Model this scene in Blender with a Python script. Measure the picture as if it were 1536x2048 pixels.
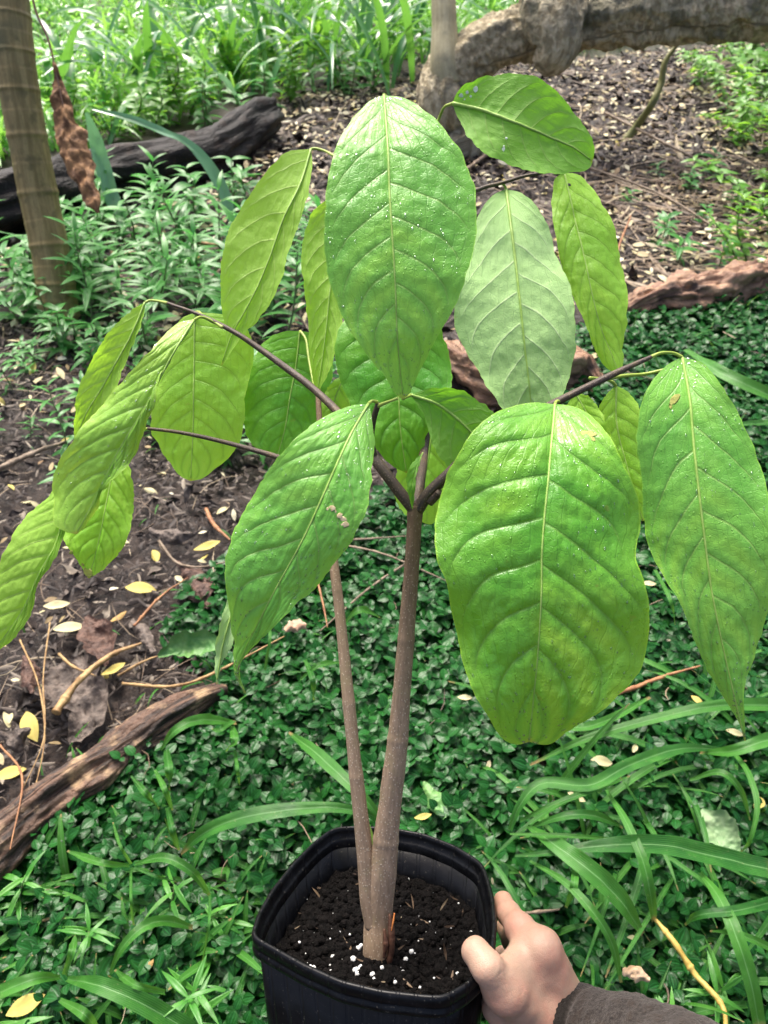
import bpy, math, random
import numpy as np
from math import radians as R
from mathutils import Vector
S = bpy.context.scene
for o in list(bpy.data.objects): bpy.data.objects.remove(o)
COL = S.collection
rng = np.random.default_rng(7); random.seed(7)

# ------------------------------------------------------------------ camera
H, PITCH, FPX = 1.30, 42.0, 1577.0          # photo is 1536 x 2048
cam_d = bpy.data.cameras.new('camera'); cam = bpy.data.objects.new('camera', cam_d); COL.objects.link(cam)
cam.location = (0, 0, H); cam.rotation_euler = (R(90 - PITCH), 0, 0)
cam_d.sensor_fit = 'VERTICAL'; cam_d.sensor_height = 36; cam_d.lens = 36 * FPX / 2048
cam_d.clip_start = .02; cam_d.clip_end = 500
cam_d.dof.use_dof = True; cam_d.dof.focus_distance = .70; cam_d.dof.aperture_fstop = 12.0
S.camera = cam
# ------------------------------------------------------------------ world, sun, exposure
SUN_EL, SUN_AZ = 58.0, -18.0
W = bpy.data.worlds.new('World'); S.world = W; W.use_nodes = True
nt = W.node_tree; nt.nodes.clear()
sky = nt.nodes.new('ShaderNodeTexSky'); sky.sky_type = 'NISHITA'; sky.sun_disc = False
sky.sun_elevation = R(SUN_EL); sky.sun_rotation = R(SUN_AZ); sky.air_density = .6; sky.dust_density = 6.0; sky.ozone_density = 0
bg = nt.nodes.new('ShaderNodeBackground'); bg.inputs[1].default_value = .128
wo = nt.nodes.new('ShaderNodeOutputWorld')
nt.links.new(sky.outputs[0], bg.inputs[0]); nt.links.new(bg.outputs[0], wo.inputs[0])
sd = bpy.data.lights.new('sun', 'SUN'); sd.energy = 1.9; sd.angle = R(24); sd.color = (1, .96, .89)
sun = bpy.data.objects.new('sun', sd); COL.objects.link(sun)
az = R(SUN_AZ); el = R(SUN_EL)
dirv = Vector((math.sin(az) * math.cos(el), math.cos(az) * math.cos(el), math.sin(el)))
sun.rotation_euler = dirv.to_track_quat('Z', 'Y').to_euler()
S.view_settings.view_transform = 'Standard'; S.view_settings.look = 'None'
S.view_settings.exposure = 1.42; S.view_settings.gamma = 1.0; S.view_settings.use_curve_mapping = False
S.cycles.max_bounces = 8; S.cycles.transparent_max_bounces = 8; S.cycles.use_denoising = True
S.cycles.sample_clamp_indirect = 8

# ------------------------------------------------------------------ geometry helpers
_p = R(PITCH)
CF = np.array([0, math.cos(_p), -math.sin(_p)]); CU = np.array([0, math.sin(_p), math.cos(_p)]); CX = np.array([1., 0, 0]); CO = np.array([0, 0, H])

def ray(px, py):
    px = np.asarray(px, float); py = np.asarray(py, float)
    return CF + ((px - 768) / FPX)[..., None] * CX + ((1024 - py) / FPX)[..., None] * CU

def at(px, py, z):
    """world point seen at photo pixel px,py at depth z"""
    return CO + ray(px, py) * np.asarray(z, float)[..., None]

def G(px, py, h=0.0):
    """world point seen at photo pixel px,py at height h over the ground"""
    r = ray(px, py); t = (np.asarray(h, float) - H) / r[..., 2]
    return CO + r * t[..., None]

def hsh(i, j, k):
    n = (i * 374761393 + j * 668265263 + k * 2147483647 * 7 + 1013904223) & 0xffffffff
    n = ((n ^ (n >> 13)) * 1274126177) & 0xffffffff
    n = ((n ^ (n >> 16)) * 2246822519) & 0xffffffff
    return ((n ^ (n >> 15)) & 0xffffff) / float(0xffffff)

def vnoise(P):
    P = np.asarray(P, float); I = np.floor(P).astype(np.int64); f = P - I; f = f * f * (3 - 2 * f)
    r = 0
    for a in (0, 1):
        for b in (0, 1):
            for c in (0, 1):
                w = (f[..., 0] if a else 1 - f[..., 0]) * (f[..., 1] if b else 1 - f[..., 1]) * (f[..., 2] if c else 1 - f[..., 2])
                r = r + w * hsh(I[..., 0] + a, I[..., 1] + b, I[..., 2] + c)
    return r * 2 - 1

def fbm(P, oct=4):
    r = 0; a = 1.; P = np.asarray(P, float)
    for i in range(oct): r = r + a * vnoise(P * 2 ** i + 17.3 * i); a *= .5
    return r

def spline(pts, n):
    """Catmull-Rom through pts, resampled to n points evenly by length"""
    P = np.asarray(pts, float)
    if len(P) == 2: return P[0] + (P[1] - P[0]) * np.linspace(0, 1, n)[:, None]
    E = np.vstack([2 * P[0] - P[1], P, 2 * P[-1] - P[-2]]); out = []
    t = np.linspace(0, 1, 24, endpoint=False)[:, None]
    for i in range(1, len(E) - 2):
        a, b, c, d = E[i - 1], E[i], E[i + 1], E[i + 2]
        out.append(.5 * (2 * b + (c - a) * t + (2 * a - 5 * b + 4 * c - d) * t ** 2 + (3 * b - a - 3 * c + d) * t ** 3))
    out = np.vstack(out + [P[-1:]])
    L = np.r_[0, np.cumsum(np.linalg.norm(np.diff(out, axis=0), axis=1))]
    s = np.linspace(0, L[-1], n)
    return np.stack([np.interp(s, L, out[:, k]) for k in range(out.shape[1])], 1)

def norm(v): return v / (np.linalg.norm(v, axis=-1, keepdims=True) + 1e-12)

def mesh(name, V, F, mat=None, parent=None, origin=None, attrs=None, smooth=True):
    """V (n,3) world coordinates, F (m,k) or list of such arrays; one mesh object"""
    V = np.asarray(V, float)
    Fs = F if isinstance(F, list) else [F]
    Fs = [np.asarray(f, np.int32) for f in Fs if len(f)]
    po = np.zeros(3)
    if origin is None: origin = V.mean(0) if parent is None else (np.array(parent.matrix_basis.translation) if parent.parent is None else np.array(parent['_o']))
    o3 = np.asarray(origin, float)
    me = bpy.data.meshes.new(name)
    me.vertices.add(len(V)); me.vertices.foreach_set('co', (V - o3).astype(np.float32).ravel())
    nl = sum(f.size for f in Fs); nf = sum(len(f) for f in Fs)
    me.loops.add(nl); me.polygons.add(nf)
    me.loops.foreach_set('vertex_index', np.concatenate([f.ravel() for f in Fs]))
    tot = np.concatenate([np.full(len(f), f.shape[1], np.int32) for f in Fs])
    me.polygons.foreach_set('loop_start', np.r_[0, np.cumsum(tot)[:-1]].astype(np.int32))
    if smooth: me.polygons.foreach_set('use_smooth', np.ones(nf, bool))
    for k, a in (attrs or {}).items():
        at_ = me.attributes.new(k, 'FLOAT', 'POINT'); at_.data.foreach_set('value', np.asarray(a, np.float32).ravel())
    me.update(calc_edges=True)
    o = bpy.data.objects.new(name, me); COL.objects.link(o)
    if mat: me.materials.append(mat)
    if parent is not None:
        o.parent = parent
        pp = np.array(parent['_o']) if '_o' in parent else np.array(parent.location)
        o.location = o3 - pp
    else: o.location = o3
    o['_o'] = [float(x) for x in o3]
    return o

def tag(o, label=None, cat=None, group=None, kind=None):
    if label: o['label'] = label
    if cat: o['category'] = cat
    if group: o['group'] = group
    if kind: o['kind'] = kind
    return o

def thing(name, loc, label, cat, group=None):
    o = bpy.data.objects.new(name, None); COL.objects.link(o); o.location = [float(x) for x in loc]
    o['_o'] = [float(x) for x in loc]; o.empty_display_size = .05
    return tag(o, label, cat, group)

def grid_faces(nu, nv, closed=False):
    i = np.arange(nu - 1)[:, None]; j = np.arange(nv if closed else nv - 1)[None]
    j2 = (j + 1) % nv
    return np.stack([i * nv + j, i * nv + j2, (i + 1) * nv + j2, (i + 1) * nv + j], -1).reshape(-1, 4)

def frames(P):
    T = norm(np.gradient(P, axis=0)); n = len(P)
    a = np.array([0, 0, 1.]) if abs(T[0, 2]) < .9 else np.array([1., 0, 0])
    N = np.zeros_like(P); N[0] = norm(np.cross(np.cross(T[0], a), T[0]))
    for i in range(1, n): N[i] = norm(N[i - 1] - T[i] * np.dot(N[i - 1], T[i]))
    return T, N, np.cross(T, N)

def tube(pts, rad, n=40, seg=10, noise=0, nf=30, ring=None, stretch=4, caps=True):
    """tapered tube; pts world, rad list; returns V, F list, attr along"""
    P = spline(pts, n); r = np.interp(np.linspace(0, 1, n), np.linspace(0, 1, len(rad)), rad)
    T, N, B = frames(P); a = np.linspace(0, 2 * np.pi, seg, endpoint=False)
    L = np.r_[0, np.cumsum(np.linalg.norm(np.diff(P, axis=0), axis=1))]
    D = N[:, None] * np.cos(a)[None, :, None] + B[:, None] * np.sin(a)[None, :, None]
    rr = r[:, None] * np.ones((1, seg))
    if noise:
        q = np.stack([np.cos(a)[None] * r.mean() * nf + 0 * L[:, None], np.sin(a)[None] * r.mean() * nf + 0 * L[:, None], L[:, None] * nf / stretch + 0 * a[None]], -1)
        rr = rr * (1 + noise * fbm(q, 4))
    if ring is not None: rr = rr * ring(L)[:, None]
    V = (P[:, None] + D * rr[..., None]).reshape(-1, 3); F = [grid_faces(n, seg, True)]
    al = np.repeat(L, seg); ca = np.tile(a, n)
    if caps:
        k = len(V); V = np.vstack([V, P[0], P[-1]]); al = np.r_[al, L[0], L[-1]]; ca = np.r_[ca, 0, 0]
        j = np.arange(seg); j2 = (j + 1) % seg
        F.append(np.stack([j2, j, np.full(seg, k)], 1)); e = (n - 1) * seg
        F.append(np.stack([e + j, e + j2, np.full(seg, k + 1)], 1))
    return V, F, {'along': al, 'around': ca}

def merge(parts):
    """parts: list of (V, Flist, attrs)"""
    V = []; F = {}; A = {}; k = 0
    for v, f, a in parts:
        V.append(v)
        for ff in (f if isinstance(f, list) else [f]): F.setdefault(ff.shape[1], []).append(ff + k)
        for n_, x in (a or {}).items(): A.setdefault(n_, []).append(x)
        k += len(v)
    return np.vstack(V), [np.vstack(x) for x in F.values()], {n_: np.concatenate(x) for n_, x in A.items() if len(x) == len(parts)}

def scatter(TV, TF, M, T, attr=None, extra=None):
    """copy template (k,3) by N rotations-scales M (N,3,3) and translations T (N,3) into one V,F"""
    N, k = len(T), len(TV)
    V = np.einsum('nij,kj->nki', M, TV) + T[:, None]
    F = (TF[None] + (np.arange(N) * k)[:, None, None]).reshape(-1, TF.shape[1])
    A = {'rnd': np.repeat(rng.random(N) if attr is None else attr, k)}
    for n_, x in (extra or {}).items(): A[n_] = np.tile(x, N)
    return V.reshape(-1, 3), F, A

def rotm(yaw, pitch, roll, sc):
    """leaf template: grows along +x, normal +z"""
    yaw, pitch, roll, sc = np.broadcast_arrays(*[np.asarray(x, float) for x in (yaw, pitch, roll, sc)])
    cy, sy, cp, sp, cr, sr = np.cos(yaw), np.sin(yaw), np.cos(pitch), np.sin(pitch), np.cos(roll), np.sin(roll)
    Z = 0 * cy; O = Z + 1
    A = np.stack([np.stack([cy, -sy, Z], -1), np.stack([sy, cy, Z], -1), np.stack([Z, Z, O], -1)], -2)
    Bm = np.stack([np.stack([cp, Z, -sp], -1), np.stack([Z, O, Z], -1), np.stack([sp, Z, cp], -1)], -2)
    Cm = np.stack([np.stack([O, Z, Z], -1), np.stack([Z, cr, -sr], -1), np.stack([Z, sr, cr], -1)], -2)
    return (A @ Bm @ Cm) * sc[:, None, None]

def inpoly(x, y, poly):
    r = np.zeros(len(x), bool); n = len(poly)
    for i in range(n):
        x1, y1 = poly[i]; x2, y2 = poly[(i + 1) % n]
        c = ((y1 > y) != (y2 > y)) & (x < (x2 - x1) * (y - y1) / (y2 - y1 + 1e-12) + x1)
        r ^= c
    return r

def region(poly_px, n, h=0.0):
    """n random ground points (x,y) inside the ground area outlined by photo pixels"""
    q = [tuple(G(a, b)[:2]) for a, b in poly_px]; q = np.array(q)
    lo, hi = q.min(0), q.max(0); out = []
    c = 0
    while c < n:
        p = lo + (hi - lo) * rng.random((n * 3, 2)); m = inpoly(p[:, 0], p[:, 1], q); out.append(p[m]); c += m.sum()
    return np.vstack(out)[:n]

# ------------------------------------------------------------------ materials
def newmat(name):
    m = bpy.data.materials.new(name); m.use_nodes = True; t = m.node_tree; t.nodes.clear()
    return m, t, (lambda k, **kw: _nd(t, k, **kw)), t.links.new
def _nd(t, k, **kw):
    n = t.nodes.new('ShaderNode' + k)
    for a, v in kw.items():
        if a.startswith('i'):
            key = a[1:]; key = int(key) if key.isdigit() else key
            n.inputs[key].default_value = v
        else: setattr(n, a, v)
    return n
def mth(t, op, a, b=None, c=None, clamp=False):
    n = t.nodes.new('ShaderNodeMath'); n.operation = op; n.use_clamp = clamp
    for i, x in enumerate((a, b, c)):
        if x is None: continue
        if isinstance(x, (int, float)): n.inputs[i].default_value = x
        else: t.links.new(x, n.inputs[i])
    return n.outputs[0]
def mixc(t, f, a, b, mode='MIX'):
    n = t.nodes.new('ShaderNodeMix'); n.data_type = 'RGBA'; n.blend_type = mode
    for s, x in ((n.inputs[0], f), (n.inputs[6], a), (n.inputs[7], b)):
        if isinstance(x, (int, float)): s.default_value = x
        elif isinstance(x, tuple): s.default_value = x if len(x) == 4 else x + (1,)
        else: t.links.new(x, s)
    return n.outputs[2]
def ramp(t, f, stops):
    n = t.nodes.new('ShaderNodeValToRGB'); e = n.color_ramp.elements
    while len(e) < len(stops): e.new(.5)
    for x, (p, c) in zip(e, stops): x.position = p; x.color = c + (1,) if len(c) == 3 else c
    t.links.new(f, n.inputs[0]); return n.outputs[0]
def sstep(t, x, a, b):
    n = t.nodes.new('ShaderNodeMapRange'); n.interpolation_type = 'SMOOTHSTEP'
    t.links.new(x, n.inputs[0]); n.inputs[1].default_value = a; n.inputs[2].default_value = b
    return n.outputs[0]
def attr(t, n): 
    a = t.nodes.new('ShaderNodeAttribute'); a.attribute_name = n; return a.outputs['Fac']
def noise(t, scale, vec=None, detail=4, rough=.55, out=0):
    n = t.nodes.new('ShaderNodeTexNoise'); n.inputs['Scale'].default_value = scale; n.inputs['Detail'].default_value = detail; n.inputs['Roughness'].default_value = rough
    if vec is None:
        tc = t.nodes.new('ShaderNodeTexCoord'); vec = tc.outputs['Object']
    t.links.new(vec, n.inputs['Vector']); return n.outputs[out]
def out(t, sh, disp=None):
    o = t.nodes.new('ShaderNodeOutputMaterial'); t.links.new(sh, o.inputs[0])
def bump(t, h, strength, dist, nrm=None):
    b = t.nodes.new('ShaderNodeBump'); b.inputs['Strength'].default_value = strength; b.inputs['Distance'].default_value = dist
    t.links.new(h, b.inputs['Height'])
    if nrm is not None: t.links.new(nrm, b.inputs['Normal'])
    return b.outputs[0]

def big_leaf_mat(name, top1, top2, yel, yamt, under, vtop, vund, rough=.3, trans=.35, tcol=(.3, .6, .03), wet=.6, margin=.25):
    m, t, N, L = newmat(name)
    vs, vv, uu = attr(t, 'vs'), attr(t, 'vv'), attr(t, 'uu')
    av = mth(t, 'ABSOLUTE', vv)
    fr = mth(t, 'ABSOLUTE', mth(t, 'SUBTRACT', mth(t, 'FRACT', mth(t, 'ADD', vs, .5)), .5))
    n1 = noise(t, 14, detail=3); n2 = noise(t, 60, detail=4); n3 = noise(t, 400, detail=2)
    fade = mth(t, 'SUBTRACT', 1., sstep(t, av, .72, .97))
    vein = mth(t, 'MULTIPLY', mth(t, 'SUBTRACT', 1., sstep(t, fr, .012, .05)), fade)
    veinw = mth(t, 'MULTIPLY', mth(t, 'SUBTRACT', 1., sstep(t, fr, .0, .2)), fade)
    # cross veins between the side veins
    w = mth(t, 'ADD', mth(t, 'MULTIPLY', vv, 7.), mth(t, 'MULTIPLY', n1, 2.4))
    w = mth(t, 'ADD', w, mth(t, 'MULTIPLY', mth(t, 'FLOOR', vs), .37))
    f2 = mth(t, 'ABSOLUTE', mth(t, 'SUBTRACT', mth(t, 'FRACT', w), .5))
    v2 = mth(t, 'SUBTRACT', 1., sstep(t, f2, .0, .07))
    vor = N('TexVoronoi', feature='DISTANCE_TO_EDGE'); vor.inputs['Scale'].default_value = 260
    tc = N('TexCoord'); L(tc.outputs['Object'], vor.inputs['Vector'])
    net = mth(t, 'SUBTRACT', 1., sstep(t, vor.outputs[0], .0, .12))
    c = mixc(t, sstep(t, n1, .35, .65), top1, top2)
    c = mixc(t, mth(t, 'MULTIPLY', sstep(t, n2, .3, .75), .35), c, tuple(x * .72 for x in top1))
    inter = mth(t, 'MULTIPLY', mth(t, 'MULTIPLY', sstep(t, fr, .08, .5), sstep(t, noise(t, 11, detail=2), .42, .66)), mth(t, 'ADD', sstep(t, uu, .1, .6), .25), clamp=True)
    mar = mth(t, 'MULTIPLY', sstep(t, av, .6, 1.), margin)
    ya = mth(t, 'ADD', mth(t, 'MULTIPLY', inter, yamt), mar, clamp=True)
    c = mixc(t, ya, c, yel)
    c = mixc(t, mth(t, 'MULTIPLY', veinw, .25), c, tuple(x * .55 for x in top1))
    c = mixc(t, mth(t, 'MULTIPLY', vein, .55), c, vtop)
    c = mixc(t, mth(t, 'MULTIPLY', v2, .10), c, tuple(x * .5 for x in top1))
    c = mixc(t, mth(t, 'MULTIPLY', net, .06), c, vtop)
    # the underside
    cu = mixc(t, mth(t, 'MULTIPLY', sstep(t, n1, .3, .7), .5), under, tuple(x * .85 for x in under))
    cu = mixc(t, mth(t, 'MULTIPLY', vein, .8), cu, vund)
    cu = mixc(t, mth(t, 'MULTIPLY', v2, .12), cu, vund)
    geo = N('NewGeometry'); bf = geo.outputs['Backfacing']
    col = mixc(t, bf, c, cu)
    # brown flecks and tip scorch
    sp = sstep(t, noise(t, 75, detail=2), .735, .78)
    col = mixc(t, mth(t, 'MULTIPLY', sp, .35), col, (.30, .20, .05))
    tip = mth(t, 'MULTIPLY', sstep(t, uu, .972, 1.0), .8)
    col = mixc(t, tip, col, (.38, .22, .03))
    edge = mth(t, 'MULTIPLY', sstep(t, av, .975, 1.), .45)
    col = mixc(t, edge, col, tuple(min(1, x * 1.25) for x in yel))
    # droplets and water streaks in the bump
    mp = N('Mapping'); mp.inputs['Scale'].default_value = (1, 1, .38); L(tc.outputs['Object'], mp.inputs['Vector'])
    v3 = N('TexVoronoi'); v3.inputs['Scale'].default_value = 300; v3.inputs['Randomness'].default_value = 1; L(mp.outputs[0], v3.inputs['Vector'])
    drop = mth(t, 'SUBTRACT', 1., sstep(t, v3.outputs['Distance'], .10, .26))
    gate = sstep(t, noise(t, 38, detail=3), .52, .60)
    drop = mth(t, 'MULTIPLY', drop, gate)
    b1 = bump(t, n2, .22, .004)
    b2 = bump(t, mth(t, 'ADD', mth(t, 'MULTIPLY', net, -.4), mth(t, 'ADD', mth(t, 'MULTIPLY', v2, -1.2), mth(t, 'MULTIPLY', vein, -1.6))), .35, .0009, b1)
    b3 = bump(t, drop, .55 * wet, .0010, b2)
    pr = N('BsdfPrincipled'); L(col, pr.inputs['Base Color']); L(b3, pr.inputs['Normal'])
    rg = mth(t, 'ADD', mth(t, 'MULTIPLY', n2, .5), rough - .16)
    rg = mth(t, 'SUBTRACT', rg, mth(t, 'MULTIPLY', drop, .2 * wet))
    rg = mth(t, 'ADD', rg, mth(t, 'MULTIPLY', bf, .22)); L(mth(t, 'MAXIMUM', rg, .06), pr.inputs['Roughness'])
    pr.inputs['Specular IOR Level'].default_value = .55
    tr = N('BsdfTranslucent')
    tcn = mixc(t, mth(t, 'MULTIPLY', veinw, .4), tcol, tuple(x * .5 for x in tcol))
    tcn = mixc(t, mth(t, 'MULTIPLY', v2, .15), tcn, tuple(x * .5 for x in tcol))
    L(tcn, tr.inputs[0]); L(b2, tr.inputs['Normal'])
    mx = N('MixShader'); mx.inputs[0].default_value = trans; L(pr.outputs[0], mx.inputs[1]); L(tr.outputs[0], mx.inputs[2])
    out(t, mx.outputs[0]); return m

def small_leaf_mat(name, c1, c2, rough=.35, trans=.3, tcol=None, spec=.5, bumps=.3, bs=120, vein=None, attr_mix=True):
    m, t, N, L = newmat(name)
    n = noise(t, bs, detail=2)
    f = attr(t, 'rnd') if attr_mix else noise(t, 8)
    c = mixc(t, f, c1, c2)
    c = mixc(t, mth(t, 'MULTIPLY', n, .3), c, tuple(x * .6 for x in c1))
    if vein is not None:
        vv = mth(t, 'ABSOLUTE', attr(t, 'vv'))
        a = mth(t, 'SUBTRACT', 1., sstep(t, vv, .03, .14))
        b = mth(t, 'SUBTRACT', 1., sstep(t, mth(t, 'ABSOLUTE', mth(t, 'SUBTRACT', vv, .5)), .02, .09))
        c = mixc(t, mth(t, 'MULTIPLY', mth(t, 'MAXIMUM', a, mth(t, 'MULTIPLY', b, .8)), .55), c, vein)
    pr = N('BsdfPrincipled'); L(c, pr.inputs['Base Color']); pr.inputs['Roughness'].default_value = rough
    pr.inputs['Specular IOR Level'].default_value = spec
    L(bump(t, n, bumps, .003), pr.inputs['Normal'])
    if trans:
        tr = N('BsdfTranslucent'); L(mixc(t, f, tuple(min(1, x * 1.6) for x in c1) if tcol is None else tcol, tuple(min(1, x * 1.6) for x in c2) if tcol is None else tcol), tr.inputs[0])
        mx = N('MixShader'); mx.inputs[0].default_value = trans; L(pr.outputs[0], mx.inputs[1]); L(tr.outputs[0], mx.inputs[2]); out(t, mx.outputs[0])
    else: out(t, pr.outputs[0])
    return m

def bark_mat(name, c1, c2, c3, scale=40, rough=.7, streak=8, spots=None, bumpd=.004, bstr=.6, spec=.3, band=None, lo=.35, hi=.65, moss=None):
    """bark: streaks run along the attribute 'along'"""
    m, t, N, L = newmat(name)
    al, ar = attr(t, 'along'), attr(t, 'around')
    cb = N('CombineXYZ')
    L(mth(t, 'MULTIPLY', mth(t, 'COSINE', ar), 1.), cb.inputs[0]); L(mth(t, 'MULTIPLY', mth(t, 'SINE', ar), 1.), cb.inputs[1]); L(mth(t, 'MULTIPLY', al, scale / streak), cb.inputs[2])
    n1 = noise(t, 3.2, cb.outputs[0], 6, .65); n2 = noise(t, scale, None, 4); n3 = noise(t, scale * 6, None, 3)
    c = mixc(t, sstep(t, n1, lo, hi), c1, c2)
    c = mixc(t, sstep(t, n2, .5, .72), c, c3)
    c = mixc(t, mth(t, 'MULTIPLY', n3, .45), c, tuple(x * .45 for x in c1))
    if band is not None:
        bd = mth(t, 'SUBTRACT', 1., sstep(t, mth(t, 'ABSOLUTE', mth(t, 'SUBTRACT', mth(t, 'FRACT', mth(t, 'ADD', mth(t, 'MULTIPLY', al, band[0]), mth(t, 'MULTIPLY', n2, .15))), .5)), .0, .08))
        c = mixc(t, mth(t, 'MULTIPLY', bd, band[1]), c, band[2])
    if moss is not None:
        c = mixc(t, mth(t, 'MULTIPLY', sstep(t, noise(t, moss[0], None, 3), .52, .66), moss[2]), c, moss[1])
    h = mth(t, 'ADD', n1, mth(t, 'MULTIPLY', n3, .4))
    if spots is not None:
        v = N('TexVoronoi'); v.inputs['Scale'].default_value = spots[0]
        tc = N('TexCoord'); mp = N('Mapping'); mp.inputs['Scale'].default_value = (1.6, 1.6, .9); L(tc.outputs['Object'], mp.inputs[0]); L(mp.outputs[0], v.inputs[0])
        s = mth(t, 'SUBTRACT', 1., sstep(t, v.outputs['Distance'], .16, .30))
        c = mixc(t, mth(t, 'MULTIPLY', s, .75), c, spots[1]); h = mth(t, 'ADD', h, mth(t, 'MULTIPLY', s, .5))
    pr = N('BsdfPrincipled'); L(c, pr.inputs['Base Color']); pr.inputs['Roughness'].default_value = rough; pr.inputs['Specular IOR Level'].default_value = spec
    L(bump(t, h, bstr, bumpd), pr.inputs['Normal']); out(t, pr.outputs[0]); return m

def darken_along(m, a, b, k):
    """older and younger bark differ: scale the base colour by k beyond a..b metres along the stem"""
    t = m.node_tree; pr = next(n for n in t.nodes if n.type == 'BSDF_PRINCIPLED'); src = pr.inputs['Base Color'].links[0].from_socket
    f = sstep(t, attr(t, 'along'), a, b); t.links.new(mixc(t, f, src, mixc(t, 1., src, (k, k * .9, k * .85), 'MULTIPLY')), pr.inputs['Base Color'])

def plain_mat(name, c1, c2, scale=30, rough=.6, bstr=.4, bd=.003, spec=.4, detail=5, rnd=False):
    m, t, N, L = newmat(name)
    n = noise(t, scale, None, detail, .65)
    c = mixc(t, sstep(t, n, .35, .65), c1, c2)
    if rnd: c = mixc(t, mth(t, 'MULTIPLY', attr(t, 'rnd'), .6), c, tuple(x * .35 for x in c1))
    pr = N('BsdfPrincipled'); L(c, pr.inputs['Base Color']); pr.inputs['Roughness'].default_value = rough; pr.inputs['Specular IOR Level'].default_value = spec
    L(bump(t, n, bstr, bd), pr.inputs['Normal']); out(t, pr.outputs[0]); return m

# ================================================================== the ground
def gz(x, y):
    """ground height"""
    P = np.stack([np.asarray(x, float), np.asarray(y, float), np.zeros(np.shape(x))], -1)
    return .012 * vnoise(P * 4.1 + 5) + .030 * vnoise(P * .9 + 9) * np.clip((P[..., 1] - 1.2) / 2, 0, 1) - .012
COVER = [(-1100, 2050), (-300, 1880), (0, 1745), (120, 1640), (250, 1545), (455, 1390), (330, 1270), (370, 1180), (470, 1120), (600, 1075), (720, 1040), (860, 900), (1100, 800), (1180, 640), (1290, 640), (1400, 605), (1536, 575), (2050, 520), (2350, 1200), (2300, 2600), (1200, 3300), (200, 3300), (-900, 2900)]
cov_xy = np.array([G(a, b)[:2] for a, b in COVER])
gy = np.r_[np.linspace(-3, .0, 20), np.linspace(.02, 5, 230), np.linspace(5.05, 12, 90), np.geomspace(12.4, 90, 24)]
gx = np.r_[-np.geomspace(60, 5.2, 16), np.linspace(-5, 5, 260), np.geomspace(5.2, 60, 16)]
GX, GY = np.meshgrid(gx, gy, indexing='ij')
Z0 = gz(GX, GY); P3 = np.stack([GX, GY, 0 * GX], -1); Z0 = Z0 + .006 * fbm(P3 * 18, 3) * (GY < 8) - .01
def ground_mat():
    m, t, N, L = newmat('wet_soil')
    n1, n2, n3 = noise(t, 3, None, 5), noise(t, 26, None, 6, .7), noise(t, 130, None, 4, .7)
    c = mixc(t, sstep(t, n2, .35, .65), (.008, .005, .004), (.034, .021, .015))
    c = mixc(t, mth(t, 'MULTIPLY', sstep(t, n3, .5, .75), .6), c, (.10, .072, .052))
    pr = N('BsdfPrincipled'); L(c, pr.inputs['Base Color']); L(mth(t, 'ADD', mth(t, 'MULTIPLY', n2, .5), .25), pr.inputs['Roughness'])
    pr.inputs['Specular IOR Level'].default_value = .4
    L(bump(t, mth(t, 'ADD', n2, mth(t, 'MULTIPLY', n3, .5)), .9, .012), pr.inputs['Normal']); out(t, pr.outputs[0]); return m
g_ = mesh('ground', np.stack([GX, GY, Z0], -1).reshape(-1, 3), grid_faces(*GX.shape)[:, ::-1], ground_mat(), origin=(0, 0, 0))
tag(g_, kind='structure')

# ---- templates (grow along +x, upper side +z)
def leaf_tpl(nu=6, nv=5, width=.6, cup=.25, droop=.25, peak=.4, vein=.02):
    u = np.linspace(0, 1, nu); v = np.linspace(-1, 1, nv)
    w = np.sin(np.pi * np.clip(u, .0, 1) ** (math.log(.5) / math.log(peak))) ** .8 * width / 2; w[0] = .015; w[-1] = .004
    X = u[:, None] + 0 * v; Y = w[:, None] * v; Z = cup * (np.abs(Y) ** 1.2) - droop * u[:, None] ** 2 - vein * (np.abs(v) > .2)[None] * (np.abs(v) < .9)[None] * 0
    Z = Z + vein * np.cos(v * 2 * np.pi)[None] * -1 * np.sin(np.pi * u)[:, None]
    return np.stack([X, Y, Z], -1).reshape(-1, 3), grid_faces(nu, nv), np.tile(v, nu)

# ---- creeping ground cover with glossy ovate leaves
M_cover = small_leaf_mat('cover_leaf', (.004, .042, .007), (.020, .115, .016), rough=.33, trans=.16, spec=.22, bumps=.3, bs=160, vein=(.035, .19, .05))  # dark green leaf, deepened to include shade from the body behind the camera
def cover(n_spr, pts, size):
    TV, TF, vv = leaf_tpl(7, 7, .76, .22, .22, .44, .012)
    P = []; yaw = []; pit = []; rol = []; sc = []
    az = rng.random(n_spr) * 6.28; hh = .012 + .050 * rng.random(n_spr) ** 1.3; lean = rng.normal(0, .18, (n_spr, 2))
    cnt = 3
    for lvl in range(cnt):
        for s in range(2):
            h = hh * (1 - .30 * lvl); k = 1.0 - .12 * (cnt - 1 - lvl) * 0 + .25 * lvl
            P.append(np.c_[pts[:, 0] + lean[:, 0] * h, pts[:, 1] + lean[:, 1] * h, gz(pts[:, 0], pts[:, 1]) + h])
            yaw.append(az + s * np.pi + lvl * np.pi / 2 + rng.normal(0, .25, n_spr)); pit.append(.40 - .22 * lvl + rng.normal(0, .25, n_spr)); rol.append(rng.normal(0, .3, n_spr))
            sc.append(size * (.62 + .20 * lvl) * (.6 + .75 * rng.random(n_spr)))
    P = np.vstack(P); sc = np.concatenate(sc)
    r = np.tile(rng.random(n_spr), cnt * 2) * .6 + .4 * rng.random(len(P))
    return scatter(TV, TF, rotm(np.concatenate(yaw), np.concatenate(pit), np.concatenate(rol), sc), P, r, {'vv': vv})
cpts = region(COVER, 9500)
fw = np.linalg.norm(cpts, axis=1)
keep = rng.random(len(cpts)) < np.clip(1.25 - .22 * fw, .45, 1); cpts = cpts[keep]; fw = fw[keep]
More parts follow.
